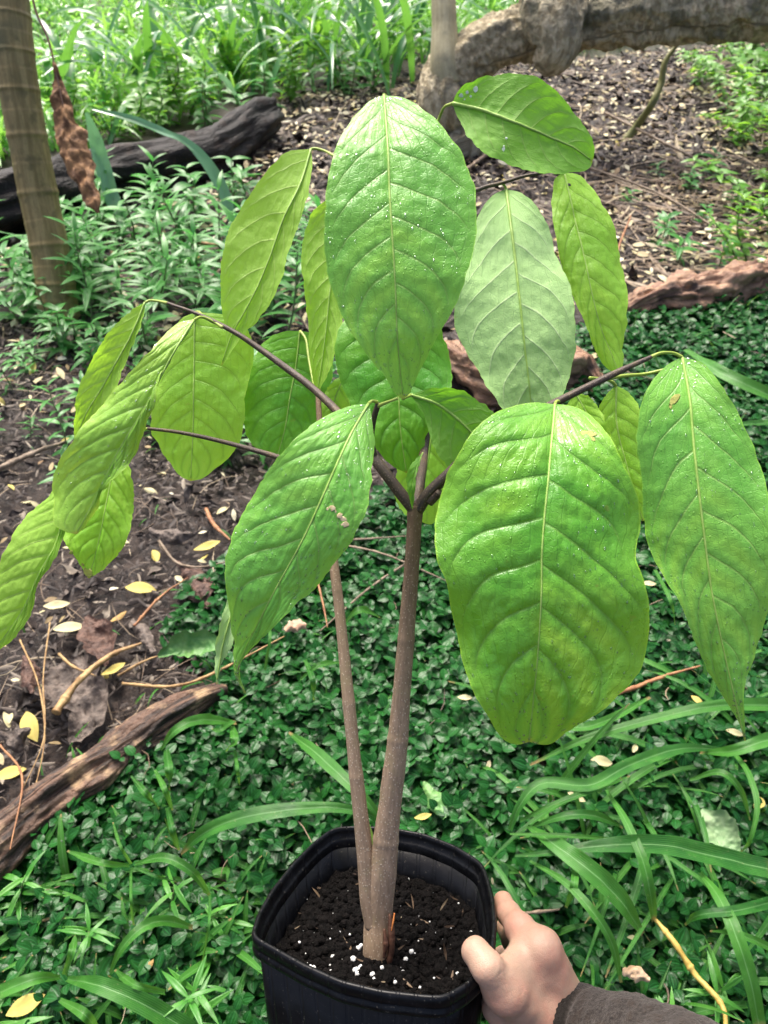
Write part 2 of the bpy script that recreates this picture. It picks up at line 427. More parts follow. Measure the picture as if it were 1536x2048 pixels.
dens = fbm(np.c_[cpts * 5, 0 * fw], 2); cpts = cpts[dens > -.95]; fw = fw[dens > -.95]
# extra near the camera where the picture looks closely
cp2 = region([(-250, 1900), (480, 1400), (560, 1080), (1000, 1000), (1800, 1000), (1900, 2300), (-300, 2300)], 2600)
cp2 = cp2[inpoly(cp2[:, 0], cp2[:, 1], cov_xy)]
cpts = np.vstack([cpts, cp2]); fw = np.linalg.norm(cpts, axis=1)
v_, f_, a_ = cover(len(cpts), cpts, (.031 + .004 * np.clip(fw - 1, 0, 3)))
o = mesh('ground_cover', v_, f_, M_cover, origin=(0, 0, 0), attrs=a_); tag(o, 'dark glossy creeping ground cover carpeting the soil under the pot', 'ground cover', kind='stuff')

# ---- litter
M_chip = None
def litter_mat(name, stops, rough=.65, spec=.4):
    m, t, N, L = newmat(name)
    c = ramp(t, attr(t, 'rnd'), stops); n = noise(t, 90, None, 4)
    c = mixc(t, mth(t, 'MULTIPLY', n, .5), c, (.02, .014, .012))
    pr = N('BsdfPrincipled'); L(c, pr.inputs['Base Color']); pr.inputs['Roughness'].default_value = rough; pr.inputs['Specular IOR Level'].default_value = spec
    L(bump(t, n, .6, .004), pr.inputs['Normal']); out(t, pr.outputs[0]); return m
M_chip = litter_mat('mulch', [(0, (.011, .008, .007)), (.45, (.038, .028, .023)), (.75, (.10, .078, .064)), (.93, (.20, .165, .13)), (1., (.34, .29, .22))])
M_straw = litter_mat('straw', [(0, (.07, .045, .03)), (.4, (.17, .115, .07)), (.8, (.32, .24, .15)), (1., (.48, .40, .26))], .55)
SOIL_L = [(-900, 1500), (-700, 1000), (-600, 620), (0, 640), (150, 660), (600, 640), (900, 880), (900, 940), (700, 1060), (440, 1160), (360, 1250), (430, 1330), (455, 1390), (250, 1545), (0, 1745), (-300, 1880)]
SOIL_B = [(-900, 700), (-700, 430), (0, 400), (350, 330), (560, 190), (860, 140), (900, 120), (1160, 120), (1400, 90), (1536, 80), (2100, 60), (2100, 560), (1536, 590), (1280, 650), (1180, 760), (880, 920), (600, 660), (0, 660)]
def strips(P, L_, W_, yaw, curl, pit=0, nt=5, lift=.004):
    """flat curved strips on the ground"""
    n = len(P); t = np.linspace(-.5, .5, nt); a = yaw[:, None] + curl[:, None] * t
    dx = np.cos(a) * L_[:, None] / nt; dy = np.sin(a) * L_[:, None] / nt
    x = P[:, 0, None] + np.cumsum(dx, 1) - dx.sum(1)[:, None] / 2; y = P[:, 1, None] + np.cumsum(dy, 1) - dy.sum(1)[:, None] / 2
    tilt = np.broadcast_to(np.asarray(pit, float), (n,))
    z = P[:, 2, None] + lift + tilt[:, None] * t * L_[:, None] + .10 * L_[:, None] * (.25 - t ** 2) * rng.random((n, 1))
    c = np.stack([x, y, z], -1); nx, ny = -np.sin(a), np.cos(a)
    w = W_[:, None] * (1 - .6 * (2 * np.abs(t)) ** 3); rl = rng.normal(0, .5, (n, 1))
    off = np.stack([nx * w, ny * w, w * rl], -1) / 2
    up = np.stack([0 * x, 0 * x, .35 * w], -1)
    V = np.stack([c - off, c + up, c + off], 2)          # n, nt, 3, 3
    F0 = grid_faces(nt, 3); F = (F0[None] + (np.arange(n) * nt * 3)[:, None, None]).reshape(-1, 4)
    return V.reshape(-1, 3), F, {'rnd': np.repeat(rng.random(n), nt * 3)}
def gp(xy): return np.c_[xy, gz(xy[:, 0], xy[:, 1])]
def litter(poly, n, l0, l1, w0, w1, cur, lift=.012, pit=.25):
    p = gp(region(poly, n)); f = np.linalg.norm(p[:, :2], axis=1); 
    s = np.clip(f / 2.2, .8, 1.8)
    return strips(p, (l0 + (l1 - l0) * rng.random(n) ** 2) * s, (w0 + (w1 - w0) * rng.random(n) ** 2) * s, rng.random(n) * 6.28, rng.normal(0, cur, n), rng.normal(0, pit, n), lift=.002 + lift * 1)
def frags(poly, n, s0, s1):
    TV, TF, vv = leaf_tpl(7, 5, .55, .8, -.25, .45); TV = TV + .10 * np.stack([vnoise(TV * 5 + 1), vnoise(TV * 5 + 9), vnoise(TV * 5 + 21)], -1)
    p = gp(region(poly, n)); p[:, 2] += .012; return scatter(TV, TF, rotm(rng.random(n) * 6.28, rng.normal(0, .35, n), rng.normal(0, .5, n), s0 + (s1 - s0) * rng.random(n) ** 2), p)
v_, f_, a_ = merge([frags(SOIL_L, 1500, .015, .055), frags(SOIL_B, 3000, .02, .08), litter(SOIL_L, 11000, .012, .07, .003, .014, .5), litter(SOIL_B, 13000, .02, .09, .005, .018, .5)])
tag(mesh('mulch', v_, f_, M_chip, origin=(0, 0, 0), attrs={'rnd': a_['rnd']}), 'dark wet bark mulch and rotted leaf litter over the soil', 'mulch', kind='stuff')
v_, f_, a_ = merge([litter(SOIL_L, 700, .06, .30, .0016, .004, 1.3, .016, .08), litter(SOIL_B, 1300, .08, .40, .003, .006, 1.1, .018, .06),
                    litter([(1150, 330), (1250, 620), (1700, 560), (1700, 300)], 380, .12, .45, .003, .008, .9, .02, .06),
                    litter(COVER, 120, .05, .22, .0015, .004, 1.2, .045, .08)])
tag(mesh('straw_litter', v_, f_, M_straw, origin=(0, 0, 0), attrs=a_), 'tan dry straw and needles strewn over the mulch', 'straw', kind='stuff')

LM = [(120, 310, 'beside the hanging dead leaf stalk'), (180, 280, 'behind the left part of the charred log'), (320, 260, 'behind the log middle, left of the tall clump'), (480, 190, 'just over the thick end of the charred log'), (560, 200, 'right of the thick end of the charred log'), (640, 190, 'at the foot of the tall arching clump'), (700, 200, 'above the left shoulder of the largest leaf'), (820, 160, 'left of the leaning tree foot'), (1460, 130, 'under the leaning trunk at the right'), (1500, 250, 'in the bright edge thicket level with the curved shoot'), (1530, 340, 'in the bright edge thicket below the branches'), (1490, 450, 'low in the bright edge thicket'), (460, 680, 'behind the base of the broad lime leaf'), (300, 480, 'left of the high yellow-green leaf, mid thicket'), (240, 560, 'between trunk and outermost sapling leaf'), (380, 520, 'beside the middle of the high yellow-green leaf'), (600, 640, 'beside the base of the second broad leaf'),(60, 560, 'at the left foot of the ringed trunk'), (160, 600, 'at the right foot of the ringed trunk'), (60, 690, 'on the soil in front of the ringed trunk'), (190, 500, 'right under the hanging dead leaf'), (250, 640, 'above the outermost left sapling leaf'),
 (330, 540, 'left of the high yellow-green sapling leaf'), (400, 610, 'just above the left sapling twig'), (540, 660, 'under the high yellow-green sapling leaf'), (600, 560, 'between the two high yellow-green sapling leaves'), (580, 700, 'behind the left sapling twig'), (200, 690, 'left of the outermost sapling leaf'), (330, 440, 'in the open right of the silvery blade'),
 (500, 430, 'beside the upper tip of the high yellow-green leaf'), (120, 470, 'between trunk and charred log'), (560, 340, 'near the right end of the charred log'), (430, 380, 'against the front of the charred log'), (620, 250, 'on bare ground off the log end'), (760, 190, 'behind the top of the largest leaf'), (250, 290, 'behind the middle of the charred log'), (420, 240, 'behind the thick end of the charred log'),
 (100, 780, 'on the dark soil left of the sapling'), (110, 910, 'beside the grey straight stick'), (60, 1000, 'on dark soil below the grey straight stick'), (330, 1010, 'below the broad lime leaf'), (420, 960, 'under the tip of the broad lime leaf'), (560, 930, 'beside the lower left twig'), (620, 820, 'behind the second broad leaf'), (320, 1150, 'on soil by the thin orange twig'), (200, 1200, 'just above the purplish dead leaf'), (40, 1380, 'left of the grey dead leaf'), (60, 1540, 'against the upper side of the bark log'), (240, 1430, 'between grey dead leaf and bark log'),
 (970, 340, 'under the uppermost sapling leaf'), (1070, 370, 'above the pale grey-green leaf'), (1230, 180, 'under the leaning trunk'), (1250, 330, 'at the foot of the curved green shoot'), (1400, 230, 'right of the curved green shoot'), (1380, 330, 'between the two grey-brown branches'), (1500, 300, 'below the bright weeds at the edge'), (1480, 200, 'high on the slope by the right edge'), (1280, 450, 'right of the narrow bright green leaf'), (1400, 450, 'in the middle of the straw patch'), (1300, 560, 'just above the red rotting log'), (1450, 530, 'above the far end of the red rotting log'), (1540, 420, 'at the right edge above the red log'), (1190, 290, 'right of the uppermost sapling leaf')]
def where(x, y):
    v = np.array([x, y, 0.]) - CO; z = v @ CF; px = 768 + (v @ CX) / z * FPX; py = 1024 - (v @ CU) / z * FPX
    return min(LM, key=lambda q: (q[0] - px) ** 2 + 1.6 * (q[1] - py) ** 2)[2]
# ---- small pale fallen leaves, one object each
M_yel = [small_leaf_mat('fallen_pale', (.62, .56, .28), (.70, .64, .40), .5, .15, (.7, .6, .3), .4, .4, 200, attr_mix=False),
         small_leaf_mat('fallen_yellow', (.62, .50, .10), (.70, .60, .20), .5, .15, (.7, .6, .2), .4, .4, 200, attr_mix=False),
         small_leaf_mat('fallen_ochre', (.42, .25, .07), (.52, .36, .14), .55, .1, (.5, .3, .1), .4, .4, 200, attr_mix=False)]
yl = []
for k in range(9):
    TV, TF, vv = leaf_tpl(9, 5, [.42, .5, .36][k % 3], .5 * (1 if k < 5 else -1), [.1, .25, -.12][k % 3], .5)
    TV = TV - TV.mean(0) * np.array([1, 1, 0]); TV[:, 1] += .15 * TV[:, 0] ** 2; TV[:, 2] += .05 * vnoise(TV * 4 + k * 7)
    me_o = mesh('tmp', TV, TF, M_yel[(0, 0, 1, 0, 1, 2, 0, 1, 0)[k]], origin=(0, 0, 0)); yl.append(me_o.data); bpy.data.objects.remove(me_o)
def fallen(x, y, L_, yaw, k, label, h=.012, group='small fallen leaves strewn over the ground', pit=None, rol=None):
    o = bpy.data.objects.new('fallen_leaf', yl[k]); COL.objects.link(o)
    o.location = (x, y, float(gz(x, y)) + h); o.scale = (L_,) * 3
    o.rotation_euler = (rng.normal(0, .3) if rol is None else rol, rng.normal(0, .25) if pit is None else pit, yaw)
    tag(o, label, 'leaf', group); return o
big = [  # px, py, length px, yaw deg in picture, proto, label
 (228, 1340, 44, 30, 2, 'bright yellow fallen leaf beside the ochre stick'), (415, 1094, 48, 20, 2, 'yellow fallen leaf on dark soil beside the curled tan twig'),
 (137, 1255, 54, 10, 0, 'cream fallen leaf curled on dark soil above the purplish dead leaf'), (113, 1210, 44, 15, 3, 'cream oval fallen leaf lying alone on bare black soil'),
 (280, 1175, 52, 5, 4, 'lemon fallen leaf under the scorched leaf tip'), (130, 1368, 40, 75, 0, 'pale fallen leaf standing on the grey dead leaf'),
 (58, 1450, 60, -60, 4, 'mottled yellow leaf left of the grey dead leaf'), (445, 1020, 26, 50, 0, 'pale leaf pair on soil right of the hanging scorched leaf'),
 (1205, 1522, 38, -5, 1, 'yellow spotted leaf resting on the ground cover under the broad leaf'), (1132, 1552, 22, 60, 0, 'pale bud-shaped leaf just above a bent grass blade'),
 (1153, 1594, 32, -30, 0, 'cream fallen leaf caught beneath a bent grass blade'), (1270, 1496, 22, 60, 3, 'tiny cream leaf on ground cover left of the grass'),
 (1298, 1167, 26, 0, 0, 'small cream leaf between the two right-hand sapling leaves'), (930, 1395, 26, 0, 0, 'small cream leaf on ground cover left of the broad leaf'),
 (1470, 1465, 30, -20, 0, 'cream leaf under the long leaf tip'), (846, 1634, 30, 10, 2, 'yellow fallen leaf just behind the pot'), (1395, 1400, 24, -40, 4, 'pale yellow leaf in the grass beside the orange stick'),
 (1520, 1605, 34, 40, 4, 'yellow leaf at the edge among the right-hand grass blades'), (50, 2010, 62, 35, 4, 'curled yellow leaf in the grass at the bottom corner'), (295, 1935, 30, 50, 5, 'ochre leaf under the arched grass blade left of the pot'),
 (10, 1190, 30, 60, 0, 'cream leaf on soil under the lowest left sapling leaf'), (20, 1545, 50, 30, 4, 'pale yellow leaf at the edge above the bark log'), (1265, 1875, 18, 0, 0, 'tiny pale leaf in the ground cover right of the hand')]
for px, py, L_, yw, k, lb in big:
    p = G(px, py, .03); z = float((p - CO) @ CF); cov = inpoly(np.array([p[0]]), np.array([p[1]]), cov_xy)[0]
    p = G(px, py, .055 if cov else .016)
    fallen(p[0], p[1], L_ * 1.15 * z / FPX, R(yw), k, lb, h=(.055 if cov else .016) - float(gz(p[0], p[1])), pit=0.0, rol=0.1)
def rnd_fallen(poly, n, s0, s1, lb, h, ks=(0, 1, 2, 3, 4, 6, 7, 8, 5)):
    p = region(poly, n)
    KN = ['cream', 'pale', 'yellow', 'slim cream', 'lemon', 'ochre', 'narrow yellow', 'plain cream', 'slender pale']
    for x, y in p:
        k = ks[int(rng.random() * len(ks))]; L_ = s0 + (s1 - s0) * rng.random() ** 1.5
        fallen(x, y, L_, rng.random() * 6.28, k, ('small ' if L_ < (s0 + s1) / 2 else 'larger ') + KN[k] + ' fallen leaf ' + where(x, y), h)
rnd_fallen([(0, 880), (330, 880), (450, 1150), (330, 1300), (120, 1500), (-100, 1560), (-250, 1100)], 50, .018, .042, 'small pale fallen leaf on the dark soil between the sapling and the bark log', .02)
rnd_fallen([(0, 480), (600, 330), (620, 640), (350, 700), (300, 850), (0, 880), (-150, 700)], 62, .03, .055, 'small pale fallen leaf around the weeds by the ringed trunk', .022)
rnd_fallen([(330, 330), (560, 220), (860, 190), (680, 600), (560, 620)], 55, .035, .06, 'small pale fallen leaf on the bare patch right of the charred log', .02)
rnd_fallen([(930, 310), (1180, 200), (1500, 170), (1536, 520), (1250, 620), (1150, 560)], 108, .035, .062, 'small pale fallen leaf on the mulch slope behind the sapling', .02)
def many(poly, n, s):
    TV, TF, vv = leaf_tpl(6, 4, .42, .4, .1, .5); p = gp(region(poly, n)); p[:, 2] += .03
    return scatter(TV, TF, rotm(rng.random(n) * 6.28, rng.normal(0, .3, n), rng.normal(0, .3, n), s * (.5 + .8 * rng.random(n))), p)
v_, f_, a_ = merge([many(SOIL_B, 1500, .045), many([(1150, 130), (1650, 130), (1600, 590), (1250, 620)], 750, .045), many([(0, 480), (600, 330), (620, 640), (300, 850), (0, 880)], 260, .04), many(SOIL_B, 2200, .030), many([(330, 330), (560, 200), (880, 170), (900, 560), (500, 560)], 600, .05), many(SOIL_L, 200, .026), many(COVER, 70, .02)])
a_['rnd'] = a_['rnd']
tag(mesh('leaf_specks', v_, f_, litter_mat('pale_specks', [(0, (.20, .12, .05)), (.3, (.42, .33, .16)), (.6, (.62, .56, .32)), (1, (.74, .70, .52))], .6), origin=(0, 0, 0), attrs=a_), 'countless tiny cream petals and leaflets sprinkled over the mulch', 'petals', kind='stuff')

# ---- logs and trunks
def log(name, P, rad, mat, label, cat, n=180, seg=48, ns=.25, nf=14, st=4, group=None, extra=None, squash=None):
    v, f, a = tube([tuple(p) for p in P], rad, n, seg, noise=ns, nf=nf, stretch=st)
    o = mesh(name, v, f, mat, origin=P[0], attrs=a); tag(o, label, cat, group); return o
def hx(lst): return [G(x, y, h) for x, y, h in lst]
M_char = bark_mat('charred', (.003, .0027, .0027), (.012, .010, .009), (.042, .026, .018), 14, .55, 10, bumpd=.02, bstr=1., spec=.28)
log('charred_log', hx([(-220, 440, .09), (-60, 425, .10), (60, 392, .10), (160, 365, .10), (265, 345, .09), (370, 318, .09), (440, 290, .10), (500, 250, .12), (540, 228, .12)]), [.15, .14, .12, .105, .10, .10, .105, .11, .10, .075], M_char, 'charred black fallen log lying behind the ringed trunk', 'log', 260, 60, .28, 16, 5)
M_rot = bark_mat('rotten_wood', (.028, .018, .013), (.16, .085, .050), (.46, .31, .17), 24, .55, 14, bumpd=.010, bstr=.9, lo=.4, hi=.6, spec=.45)
log('bark_log', hx([(-260, 1900, .04), (-90, 1765, .04), (30, 1665, .038), (120, 1590, .038), (220, 1520, .036), (320, 1450, .034), (400, 1400, .030), (450, 1378, .024)]), [.054, .050, .044, .040, .038, .036, .030, .015], M_rot, 'decaying bark log with tan streaks lying at the edge of the ground cover', 'log', 420, 90, .34, 55, 5)
M_red = bark_mat('red_wood', (.20, .095, .055), (.48, .30, .18), (.06, .035, .025), 14, .55, 9, bumpd=.014, bstr=.9, spec=.45)
log('rotting_log', hx([(1248, 622, .03), (1300, 598, .05), (1360, 592, .05), (1420, 582, .05), (1480, 562, .06), (1560, 545, .07), (1680, 525, .07)]), [.03, .060, .055, .050, .058, .062, .06], M_red, 'reddish rotting log on the ground behind the right-hand leaves', 'log', 320, 70, .75, 26, 3)
log('rotting_log', hx([(890, 700, .03), (940, 735, .04), (1010, 752, .05), (1100, 742, .05), (1165, 745, .04), (1200, 770, .03)]), [.03, .060, .07, .07, .06, .03], M_red, 'reddish rotten wood chunk behind the pale grey-green leaf', 'log', 260, 70, .7, 26, 3)
M_tree = bark_mat('rough_bark', (.34, .28, .17), (.72, .62, .42), (.24, .22, .16), 12, .8, 1.0, bumpd=.03, bstr=1., lo=.42, hi=.58, moss=(4, (.07, .085, .06), .65))
M_bran = bark_mat('smooth_bark', (.36, .32, .19), (.50, .45, .29), (.28, .26, .17), 14, .7, 6, bumpd=.006, bstr=.5)
Bt = [G(935, 330, -.05), G(905, 262, .02), at(885, 215, 3.88), at(893, 160, 3.84), at(945, 108, 3.80), at(1015, 76, 3.76), at(1100, 50, 3.72), at(1200, 34, 3.66), at(1350, 12, 3.58), at(1536, -2, 3.48), at(1800, -30, 3.3), at(2200, -90, 3.1)]
tr = thing('leaning_tree', Bt[0], 'thick grey-barked tree trunk leaning low across the top behind the sapling', 'tree')
v_, f_, a_ = tube(Bt, [.15, .125, .115, .115, .12, .13, .15, .145, .145, .15, .15, .14, .12], 420, 90, noise=.15, nf=22, stretch=1.6)
mesh('trunk', v_, f_, M_tree, tr, attrs=a_)
v_, f_, a_ = tube([at(1085, 128, 3.66), at(1112, 100, 3.58), at(1110, 45, 3.56), at(1100, -20, 3.60), at(1085, -140, 3.6), at(1060, -400, 3.6)], [.06, .15, .14, .13, .12, .12], 200, 80, noise=.13, nf=22, stretch=2)
mesh('limb', v_, f_, M_tree, tr, attrs=a_, )
v_, f_, a_ = tube([at(893, 165, 3.80), at(890, 125, 3.76), at(889, 60, 3.74), at(887, 0, 3.72), at(880, -150, 3.7), at(870, -400, 3.65)], [.075, .060, .056, .054, .05, .045], 90, 28, noise=.04, nf=10)
mesh('branch', v_, f_, M_bran, tr, attrs=a_)['label'] = 'smooth pale upright branch'
# ringed trunk at left
M_ring = bark_mat('ringed_bark', (.20, .15, .05), (.36, .28, .115), (.14, .115, .04), 22, .5, 12, bumpd=.004, bstr=.5, moss=(4, (.07, .075, .03), .7), spec=.4)
b0 = G(122, 660, -.03); zr0 = float((b0 - CO) @ CF)
rp_ = [b0, at(104, 520, zr0 * .975), at(79, 400, zr0 * .955), at(48, 240, zr0 * .925), at(26, 90, zr0 * .90), at(10, -60, zr0 * .88), at(-40, -400, zr0 * .82)]
Lr = None
def ring_fn(L):
    q = (L / .125 + .35 * np.sin(L * 7)) % 1
    return 1 + .045 * np.exp(-((q - .5) / .05) ** 2) + .03 * (q - .5) * (q < .5)
v_, f_, a_ = tube(rp_, [.068, .061, .060, .060, .060, .060, .055], 420, 40, noise=.02, nf=20, stretch=3, ring=ring_fn)
rt = thing('ringed_trunk', b0, 'slim olive-brown ringed tree trunk standing in the weeds at left', 'tree')
mesh('trunk', v_, f_, M_ring, rt, attrs=a_)
def dead_sheet(P, wpx, crumple, n=60, m=20, seed=0, curl=.5):
    """crumpled dead leaf along world polyline P with half widths in metres"""
    c = spline(P, n); T, N_, B_ = frames(c); w = np.interp(np.linspace(0, 1, n), np.linspace(0, 1, len(wpx)), wpx); w = w * (1 + .22 * vnoise(np.stack([np.linspace(0, 11, n) + seed, 0 * w, 0 * w], -1)))
    view = norm(CO - c); S_ = norm(np.cross(T, view)); U_ = norm(np.cross(S_, T)); v = np.linspace(-1, 1, m)
    V = c[:, None] + S_[:, None] * (w[:, None] * v)[..., None] + U_[:, None] * (-(curl * w[:, None] * v ** 2))[..., None]
    q = V * 60 / (1 + 6 * w.max()) + seed * 11
    V = V + U_[:, None] * (crumple * fbm(q * [1, 1, .5], 3))[..., None] + S_[:, None] * (crumple * .6 * fbm(q * [1, 1, .6] + 50, 2))[..., None]
    return V.reshape(-1, 3), grid_faces(n, m), {'vv': np.tile(v, n), 'rnd': np.full(n * m, .5)}
M_dead = plain_mat('dead_brown_leaf', (.11, .05, .02), (.32, .17, .07), 40, .7, .8, .01)
zd = zr0 * .86
hl = thing('hanging_dead_leaf', at(110, 132, zd), 'crumpled rust-brown dead leaf hanging from a thin stem beside the ringed trunk', 'leaf')
v_, f_, a_ = dead_sheet([at(109, 128, zd), at(122, 200, zd), at(140, 270, zd), at(163, 340, zd), at(196, 425, zd)], [.004, .022, .036, .04, .030, .006], .013, seed=1)
mesh('blade', v_, f_, M_dead, hl)
v_, f_, a_ = tube([at(35, -200, zd), at(66, 0, zd), at(95, 75, zd), at(109, 130, zd), at(128, 220, zd)], [.004, .004, .0035, .003, .002], 50, 8)
mesh('stalk', v_, f_, plain_mat('dead_stalk', (.07, .035, .02), (.12, .06, .035)), hl)
# curved green shoot on the mulch slope
M_shoot = plain_mat('green_bark', (.13, .14, .04), (.19, .19, .07), 30, .5, .4)
v_, f_, a_ = tube([G(1248, 285, -.02), G(1275, 250, .06), at(1303, 210, 3.95), at(1322, 165, 3.93), at(1330, 125, 3.9), at(1352, 92, 3.88), at(1385, 60, 3.86)], [.022, .020, .018, .017, .015, .010, .007], 60, 14, noise=.05)
sh = mesh('curved_shoot', v_, f_, M_shoot, origin=G(1248, 285), attrs=a_); tag(sh, 'bare curved green sapling stem rising from the mulch under the leaning trunk', 'sapling')

# ---- sticks and twigs lying about
M_och = plain_mat('ochre_stick', (.20, .11, .04), (.42, .28, .12), 40, .6, .8); M_gry = plain_mat('grey_stick', (.12, .085, .055), (.25, .19, .13), 40, .6, .5); M_org = plain_mat('orange_stick', (.20, .08, .035), (.36, .18, .08), 40, .6, .8)
M_yst = plain_mat('yellow_reed', (.34, .22, .04), (.52, .38, .10), 30, .55, .5)
sticks = [([(-80, 975), (0, 940), (70, 906), (142, 880)], 7, M_gry, 'grey straight stick on the soil at the left edge', .015),
 ([(112, 1425), (135, 1390), (165, 1358), (225, 1312), (283, 1286)], [11, 8, 7, 6, 5], M_och, 'thick ochre stick lying over the grey dead leaf', .07),
 ([(268, 1252), (320, 1200), (376, 1155)], 3.2, M_org, 'thin straight orange twig on the dark soil', .03), ([(318, 1082), (350, 1120), (400, 1136), (452, 1124)], 3.4, M_gry, 'curled tan twig on the dark soil near the yellow leaf', .03),
 ([(412, 1018), (430, 1048), (460, 1080)], 5, M_org, 'short stout orange twig behind the front glossy leaf', .03), ([(118, 1308), (150, 1330), (192, 1352)], 3.5, M_och, 'short tan twig touching the tip of the grey dead leaf', .055),
 ([(235, 1352), (280, 1325), (322, 1310)], 3.2, M_och, 'thin tan twig beside the bright yellow fallen leaf', .03), ([(245, 1367), (350, 1376), (430, 1345), (570, 1272)], 3.6, M_och, 'long bowed tan twig above the end of the bark log', .045),
 ([(1150, 1412), (1255, 1378), (1330, 1355), (1400, 1332)], 5.5, M_org, 'orange stick in the ground cover right of the broad leaf', .06), ([(1306, 1834), (1345, 1885), (1400, 1950), (1442, 2010), (1452, 2075)], [5, 7, 7, 7, 7], M_yst, 'yellow jointed reed lying in the grass at lower right', .07),
 ([(1045, 1827), (1120, 1819)], 4, M_gry, 'short brown twig in ground cover beside the fingers', .05), ([(560, 1085), (700, 1078), (815, 1072)], 3, M_gry, 'thin brown twig crossing behind the thinner stem', .05),
 ([(820, 1122), (740, 1178), (640, 1262)], 3, M_gry, 'slanting brown twig crossing behind both stems', .05), ([(636, 1165), (645, 1215), (655, 1255)], 2.5, M_org, 'short upright red twig left of the thinner stem', .05),
 ([(690, 1090), (770, 1115), (900, 1165)], 2.6, M_gry, 'thin twig lying between the two stems', .05), ([(0, 1490), (45, 1560), (20, 1700)], 2.6, M_org, 'wiry orange twig over the bark log at the left edge', .09),
 ([(40, 1280), (88, 1370), (95, 1470), (60, 1620)], 2.2, M_och, 'wiry bowed tan stem arching by the grey dead leaf', .07), ([(100, 1245), (85, 1360), (88, 1480), (40, 1590)], 2.0, M_och, 'second wiry tan stem arching close to the dead leaves', .08),
 ([(1500, 900), (1430, 870), (1380, 850)], 3, M_och, 'tan twig in ground cover behind the far right leaf', .05), ([(930, 340), (1010, 300), (1130, 330)], 4, M_gry, 'grey twig on the mulch behind the uppermost leaf', .03),
 ([(1165, 330), (1330, 392), (1480, 490)], 3, M_gry, 'long grey-brown branch lying across the mulch slope', .03), ([(1210, 225), (1380, 310), (1520, 380)], 3.4, M_gry, 'long tan branch lying higher across the mulch slope', .05),
 ([(1250, 620), (1235, 520), (1262, 430)], 3.5, M_org, 'reddish twig propped up beside the narrow bright leaf', .12), ([(350, 480), (470, 490), (600, 470)], 3.5, M_org, 'reddish twig on the ground beyond the willowy weeds', .05)]
for pl_, r_, m_, lb, h_ in sticks:
    P = [G(x, y, h_) for x, y in pl_]; z = float((P[len(P) // 2] - CO) @ CF); rr = [q * z / FPX for q in (r_ if isinstance(r_, list) else [r_, r_, r_ * .8])]
    P = [q + (0 if i in (0, len(P) - 1) else 1) * rng.normal(0, .004, 3) for i, q in enumerate(P)]; rr = [q * .85 for q in rr[:-1]] + [rr[-1] * .45]
    v_, f_, a_ = tube(P, rr, 90, 9, noise=.28, nf=160, stretch=2, ring=lambda L: 1 + .3 * np.exp(-(((L / (L[-1] / 3.3)) % 1 - .5) / .03) ** 2))
    tag(mesh('stick', v_, f_, m_, origin=P[0], attrs=a_), lb, 'stick', 'sticks and twigs lying on the ground')

# ---- dead leaves on the soil
M_dg = plain_mat('dead_grey_leaf', (.055, .042, .035), (.17, .135, .11), 45, .6, 1., .010); M_dp = plain_mat('dead_purple_leaf', (.050, .025, .018), (.125, .07, .05), 45, .6, 1., .010)
M_dgr = plain_mat('limp_green_leaf', (.07, .20, .05), (.14, .28, .08), 25, .5, .6, .006); M_dw = plain_mat('bleached_leaf', (.15, .27, .12), (.24, .34, .18), 25, .6, .5, .006)
for pl_, w_, m_, cr, lb in [
    ([(120, 1325), (150, 1380), (170, 1430), (150, 1488)], [.012, .052, .058, .035, .012], M_dg, .009, 'large grey dead leaf crumpled on the soil under the ochre stick'),
    ([(172, 1232), (195, 1275), (215, 1330)], [.004, .03, .032, .006], M_dp, .006, 'purplish brown dead leaf on the soil above the grey one'),
    ([(262, 1240), (290, 1270), (305, 1305)], [.004, .018, .004], M_dg, .005, 'small grey-brown dead leaf near the bright yellow leaf'),
    ([(50, 1310), (62, 1350), (60, 1390)], [.004, .022, .004], M_dp, .006, 'purplish dead leaf at left of the grey one'),
    ([(60, 1455), (30, 1475), (0, 1470)], [.004, .025, .004], M_dg, .006, 'greyish dead leaf at the left edge above the log'),
    ([(355, 1120), (400, 1180), (420, 1215)], [.004, .035, .008], M_dp, .008, 'flattened brown dead leaf beside the front glossy leaf'),
    ([(300, 1060), (350, 1075), (395, 1065)], [.004, .02, .004], M_dg, .006, 'grey dead leaf behind the lemon fallen leaf'),
    ([(316, 1312), (360, 1290), (410, 1285), (445, 1295)], [.004, .024, .028, .006], M_dgr, .004, 'limp green leaf lying at the edge of the ground cover'),
    ([(1400, 1620), (1430, 1650), (1455, 1680), (1478, 1712)], [.002, .024, .026, .004], M_dw, .006, 'bleached limp leaf among the right-hand grass blades'),
    ([(846, 1562), (868, 1595), (888, 1636)], [.002, .017, .004], M_dgr, .005, 'half-browned green leaf in the ground cover behind the pot'),
    ([(570, 1262), (592, 1252), (612, 1256)], [.004, .014, .004], plain_mat('dead_tan_leaf', (.36, .22, .14), (.5, .34, .24), 30, .7), .006, 'curled tan dead leaf left of the thinner stem'),
    ([(1245, 1942), (1275, 1950), (1300, 1962)], [.003, .012, .003], plain_mat('dead_tan_leaf_b', (.38, .24, .14), (.5, .36, .24), 30, .7), .006, 'shredded tan leaf in the ground cover right of the hand')]:
    cov = m_ in (M_dgr, M_dw) or pl_[0][0] > 500
    P = [G(x, y, .06 if cov else .028) for x, y in pl_]
    v_, f_, a_ = dead_sheet(P, w_, cr * 1.15, 70, 36, seed=pl_[0][0], curl=-.55 if len(w_) > 3 else .5)
    tag(mesh('dead_leaf', v_, f_, m_, origin=P[0]), lb, 'leaf', 'dead leaves on the ground')

